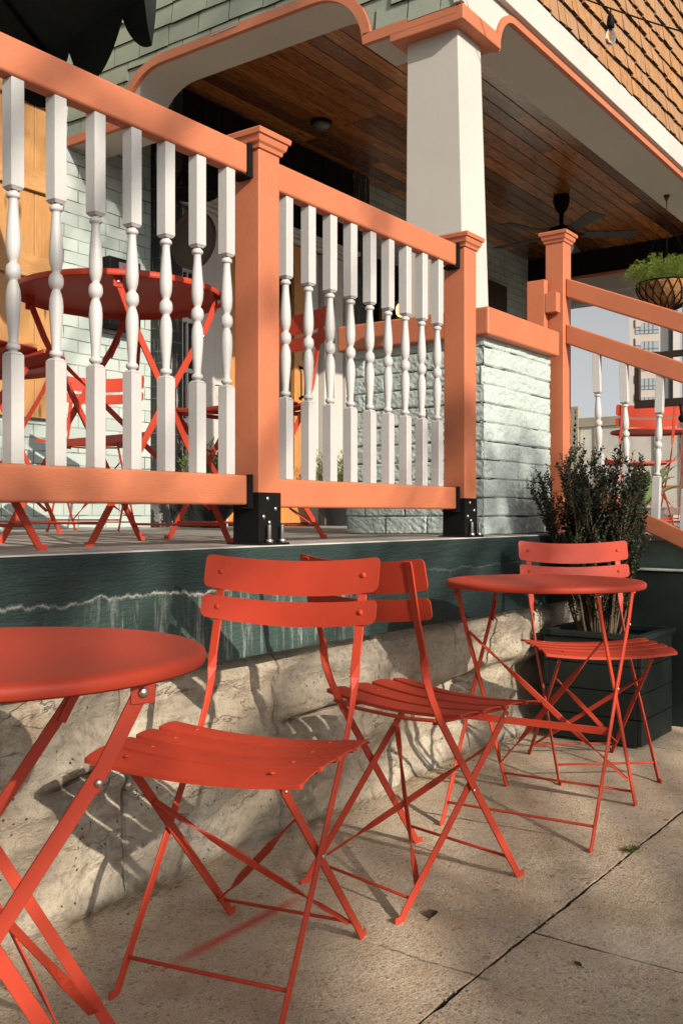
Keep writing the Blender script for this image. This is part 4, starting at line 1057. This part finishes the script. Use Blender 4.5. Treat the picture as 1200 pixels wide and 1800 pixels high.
# local x = to the right in view, y = away
def TB(nm, mt, *a): return MB().box(*a).build(nm, mt, tw)
TB('tower_body', TOWERB, 0, 5.1, 0, 12, 0, 39.5)
TB('dark_wing', TOWERG, 5.105, 8.0, 1.0, 12, 0, 38.5)
TB('white_fin', WHITEB, 7.2, 8.3, .4, .99, 0, 36.5)
for fl in range(11):
    z = 5.4+fl*3.22; wv2 = TB('window', TGLASS, 1.0, 4.9, -.12, -.001, z, z+1.9); m = MB()
    for xx in (1.75, 2.5, 3.2, 3.9): m.box(xx, xx+.07, -.2, -.121, z, z+1.9)
    m.box(1.0, 4.9, -.2, -.121, z+.55, z+.62); m.build('mullion', TOWERG, wv2)
    TB('panel', TOWERB, 1.0, 1.9, -.3, -.21, z+1.2, z+2.6)
# ------------------------------------------------------------ small things on the pavement
wd = MB(); random.seed(8)
for i in range(160):
    a = random.uniform(0, 6.28); r = random.uniform(0, .022); wd.leaf((r*math.cos(a), r*math.sin(a)*.6, .002), (math.cos(a), math.sin(a), random.uniform(.2, 1.2)), (0, 0, 1), random.uniform(.006, .016), .004)
o = wd.build('weed', GRASSY, loc=(2.62, .93, G0)); tag(o, 'tiny green weed growing in the pavement joint', 'weed')
def leaflit(x, y, s, label, rz):
    m = MB(); n = 7; vs = []
    for i in range(n+1):
        f = i/n; w_ = .28*math.sin(math.pi*f)**.8*s; c = .25*s*math.sin(f*3); vs += [(s*(f-.5), -w_+.1*c, .004+abs(c)*.5), (s*(f-.5), .1*c, .002), (s*(f-.5), w_+.1*c, .004+abs(c)*.7)]
    m.add(vs, [(i*3+j, i*3+j+1, (i+1)*3+j+1, (i+1)*3+j) for i in range(n) for j in (0, 1)], .5, True)
    m.tube([(-s*.5, 0, .002), (-s*.85, .1*s, .004)], .0008*1.2, 4)
    o = m.build('dead_leaf', paint('dead_leaf', (.05, .03, .018), .8, .3, 40), loc=(x, y, G0)); o.rotation_euler = (0, 0, rz); tag(o, label, 'leaf')
leaflit(1.93, 1.145, .045, 'dark curled dead leaf on the pavement in front of the second chair', .3)
leaflit(1.89, .78, .022, 'small brown leaf beside the pavement joint at bottom right', 1.2)

# ------------------------------------------------------------ street tree across the road; its crown dapples the porch
random.seed(77)
tr = empty('street_tree', 'sparse street tree across the road, behind the camera', 'tree', (-4.6, -8.6, G0-.05))
O = Vector((-4.6, -8.6, G0-.05)); lf = MB(); wdm = MB()
targets = [  # x, y, z of what is shaded, radius, leaves
 (1.45, 1.76, -.05, .20, 90), (1.15, 1.76, .02, .22, 100), (1.75, 1.74, -.12, .16, 60), (2.5, 1.74, -.2, .10, 25),
 (1.0, 1.3, -.9, .16, 50), (1.30, .95, -.91, .20, 60), (2.2, 1.42, -.917, .10, 34), (2.02, 1.08, -.917, .11, 40), (1.86, .78, -.917, .12, 44), (1.7, .5, -.917, .12, 40),
 (3.65, 1.84, .12, .20, 60), (3.85, 1.84, .22, .20, 60), (4.1, 1.84, .18, .2, 60), (3.75, 1.84, -.02, .2, 60), (4.05, 1.84, .0, .2, 60), (3.22, 1.76, .35, .13, 60), (4.15, 1.5, -.25, .26, 120), (4.0, 1.3, -.60, .24, 110), (3.45, 1.5, -.75, .16, 50), (4.3, 1.2, -.6, .25, 120),
 (3.24, 1.76, .15, .12, 30), (3.0, 1.74, .3, .08, 12), (2.05, 1.76, .6, .08, 14), (1.6, 1.77, .96, .12, 16), (2.7, 1.77, .98, .10, 12),
 (3.5, 1.5, -.14, .20, 95), (3.80, 1.28, -.70, .22, 140), (4.0, 1.28, -.80, .2, 100), (3.5, 1.3, -.5, .12, 20), (3.95, 4.75, 2.1, .35, 150), (4.3, 4.75, 1.8, .3, 120), (3.3, 4.75, 2.3, .3, 110), (3.2, 1.6, -.917, .14, 22), (.6, 1.7, -.3, .3, 90), (1.95, 1.2, -.3, .08, 8),
  (.75, 1.0, -.25, .14, 16)]
for (x, y, z, r, n) in targets:
    t = random.uniform(11.0, 13.0); c = Vector((x, y, z)) + SUN*t - O
    for i in range(n):
        d = Vector((random.gauss(0, 1), random.gauss(0, 1), random.gauss(0, 1))).normalized()*r*random.random()**.45
        lf.leaf(c+d, (random.uniform(-1, 1), random.uniform(-1, 1), random.uniform(-.8, .5)), (random.uniform(-1, 1), random.uniform(-1, 1), 1), random.uniform(.07, .12), random.uniform(.04, .065))
    # branch towards the trunk
    b = Vector((.3, .1, 3.6+.12*c.z)); mid = (b+c)/2+Vector((random.uniform(-.2, .2), -.9, -.3))
    pts = [b*(1-f)**2+mid*2*f*(1-f)+c*f*f for f in [k/10 for k in range(11)]]
    wdm.tube(pts, [.05*(1-k/11)+.006 for k in range(11)], 6)
wdm.tube([(0, 0, -.1), (.02, 0, .5), (.05, 0, 2), (.2, .05, 3.6), (.35, .1, 4.6), (.4, .1, 6.2)], [.26, .20, .17, .14, .10, .03], 12)
wdm.build('trunk', BARK, tr); lf.build('crown', BROAD, tr)

# loose grit lying on the pavement
m = MB(); random.seed(44)
for i in range(420):
    t = random.random()
    if t < .45: x, y = random.uniform(.6, 4.2), .925+random.gauss(0, .012)
    elif t < .75: x, y = random.uniform(.5, 3.7), 1.76-abs(random.gauss(0, .05))
    else: x, y = random.uniform(.5, 4.2), random.uniform(.2, 1.75)
    r = random.uniform(.0012, .0036); m.ball((x, y, G0+r*.35), r, 6, sx=random.uniform(.7, 1.6), sy=random.uniform(.7, 1.4), sz=.6)
tag(m.build('grit', paint('grit_stone', (.20, .15, .10), .95, .5, 60)), 'loose grit and tiny pebbles scattered along the pavement joints', 'grit', kind='stuff')
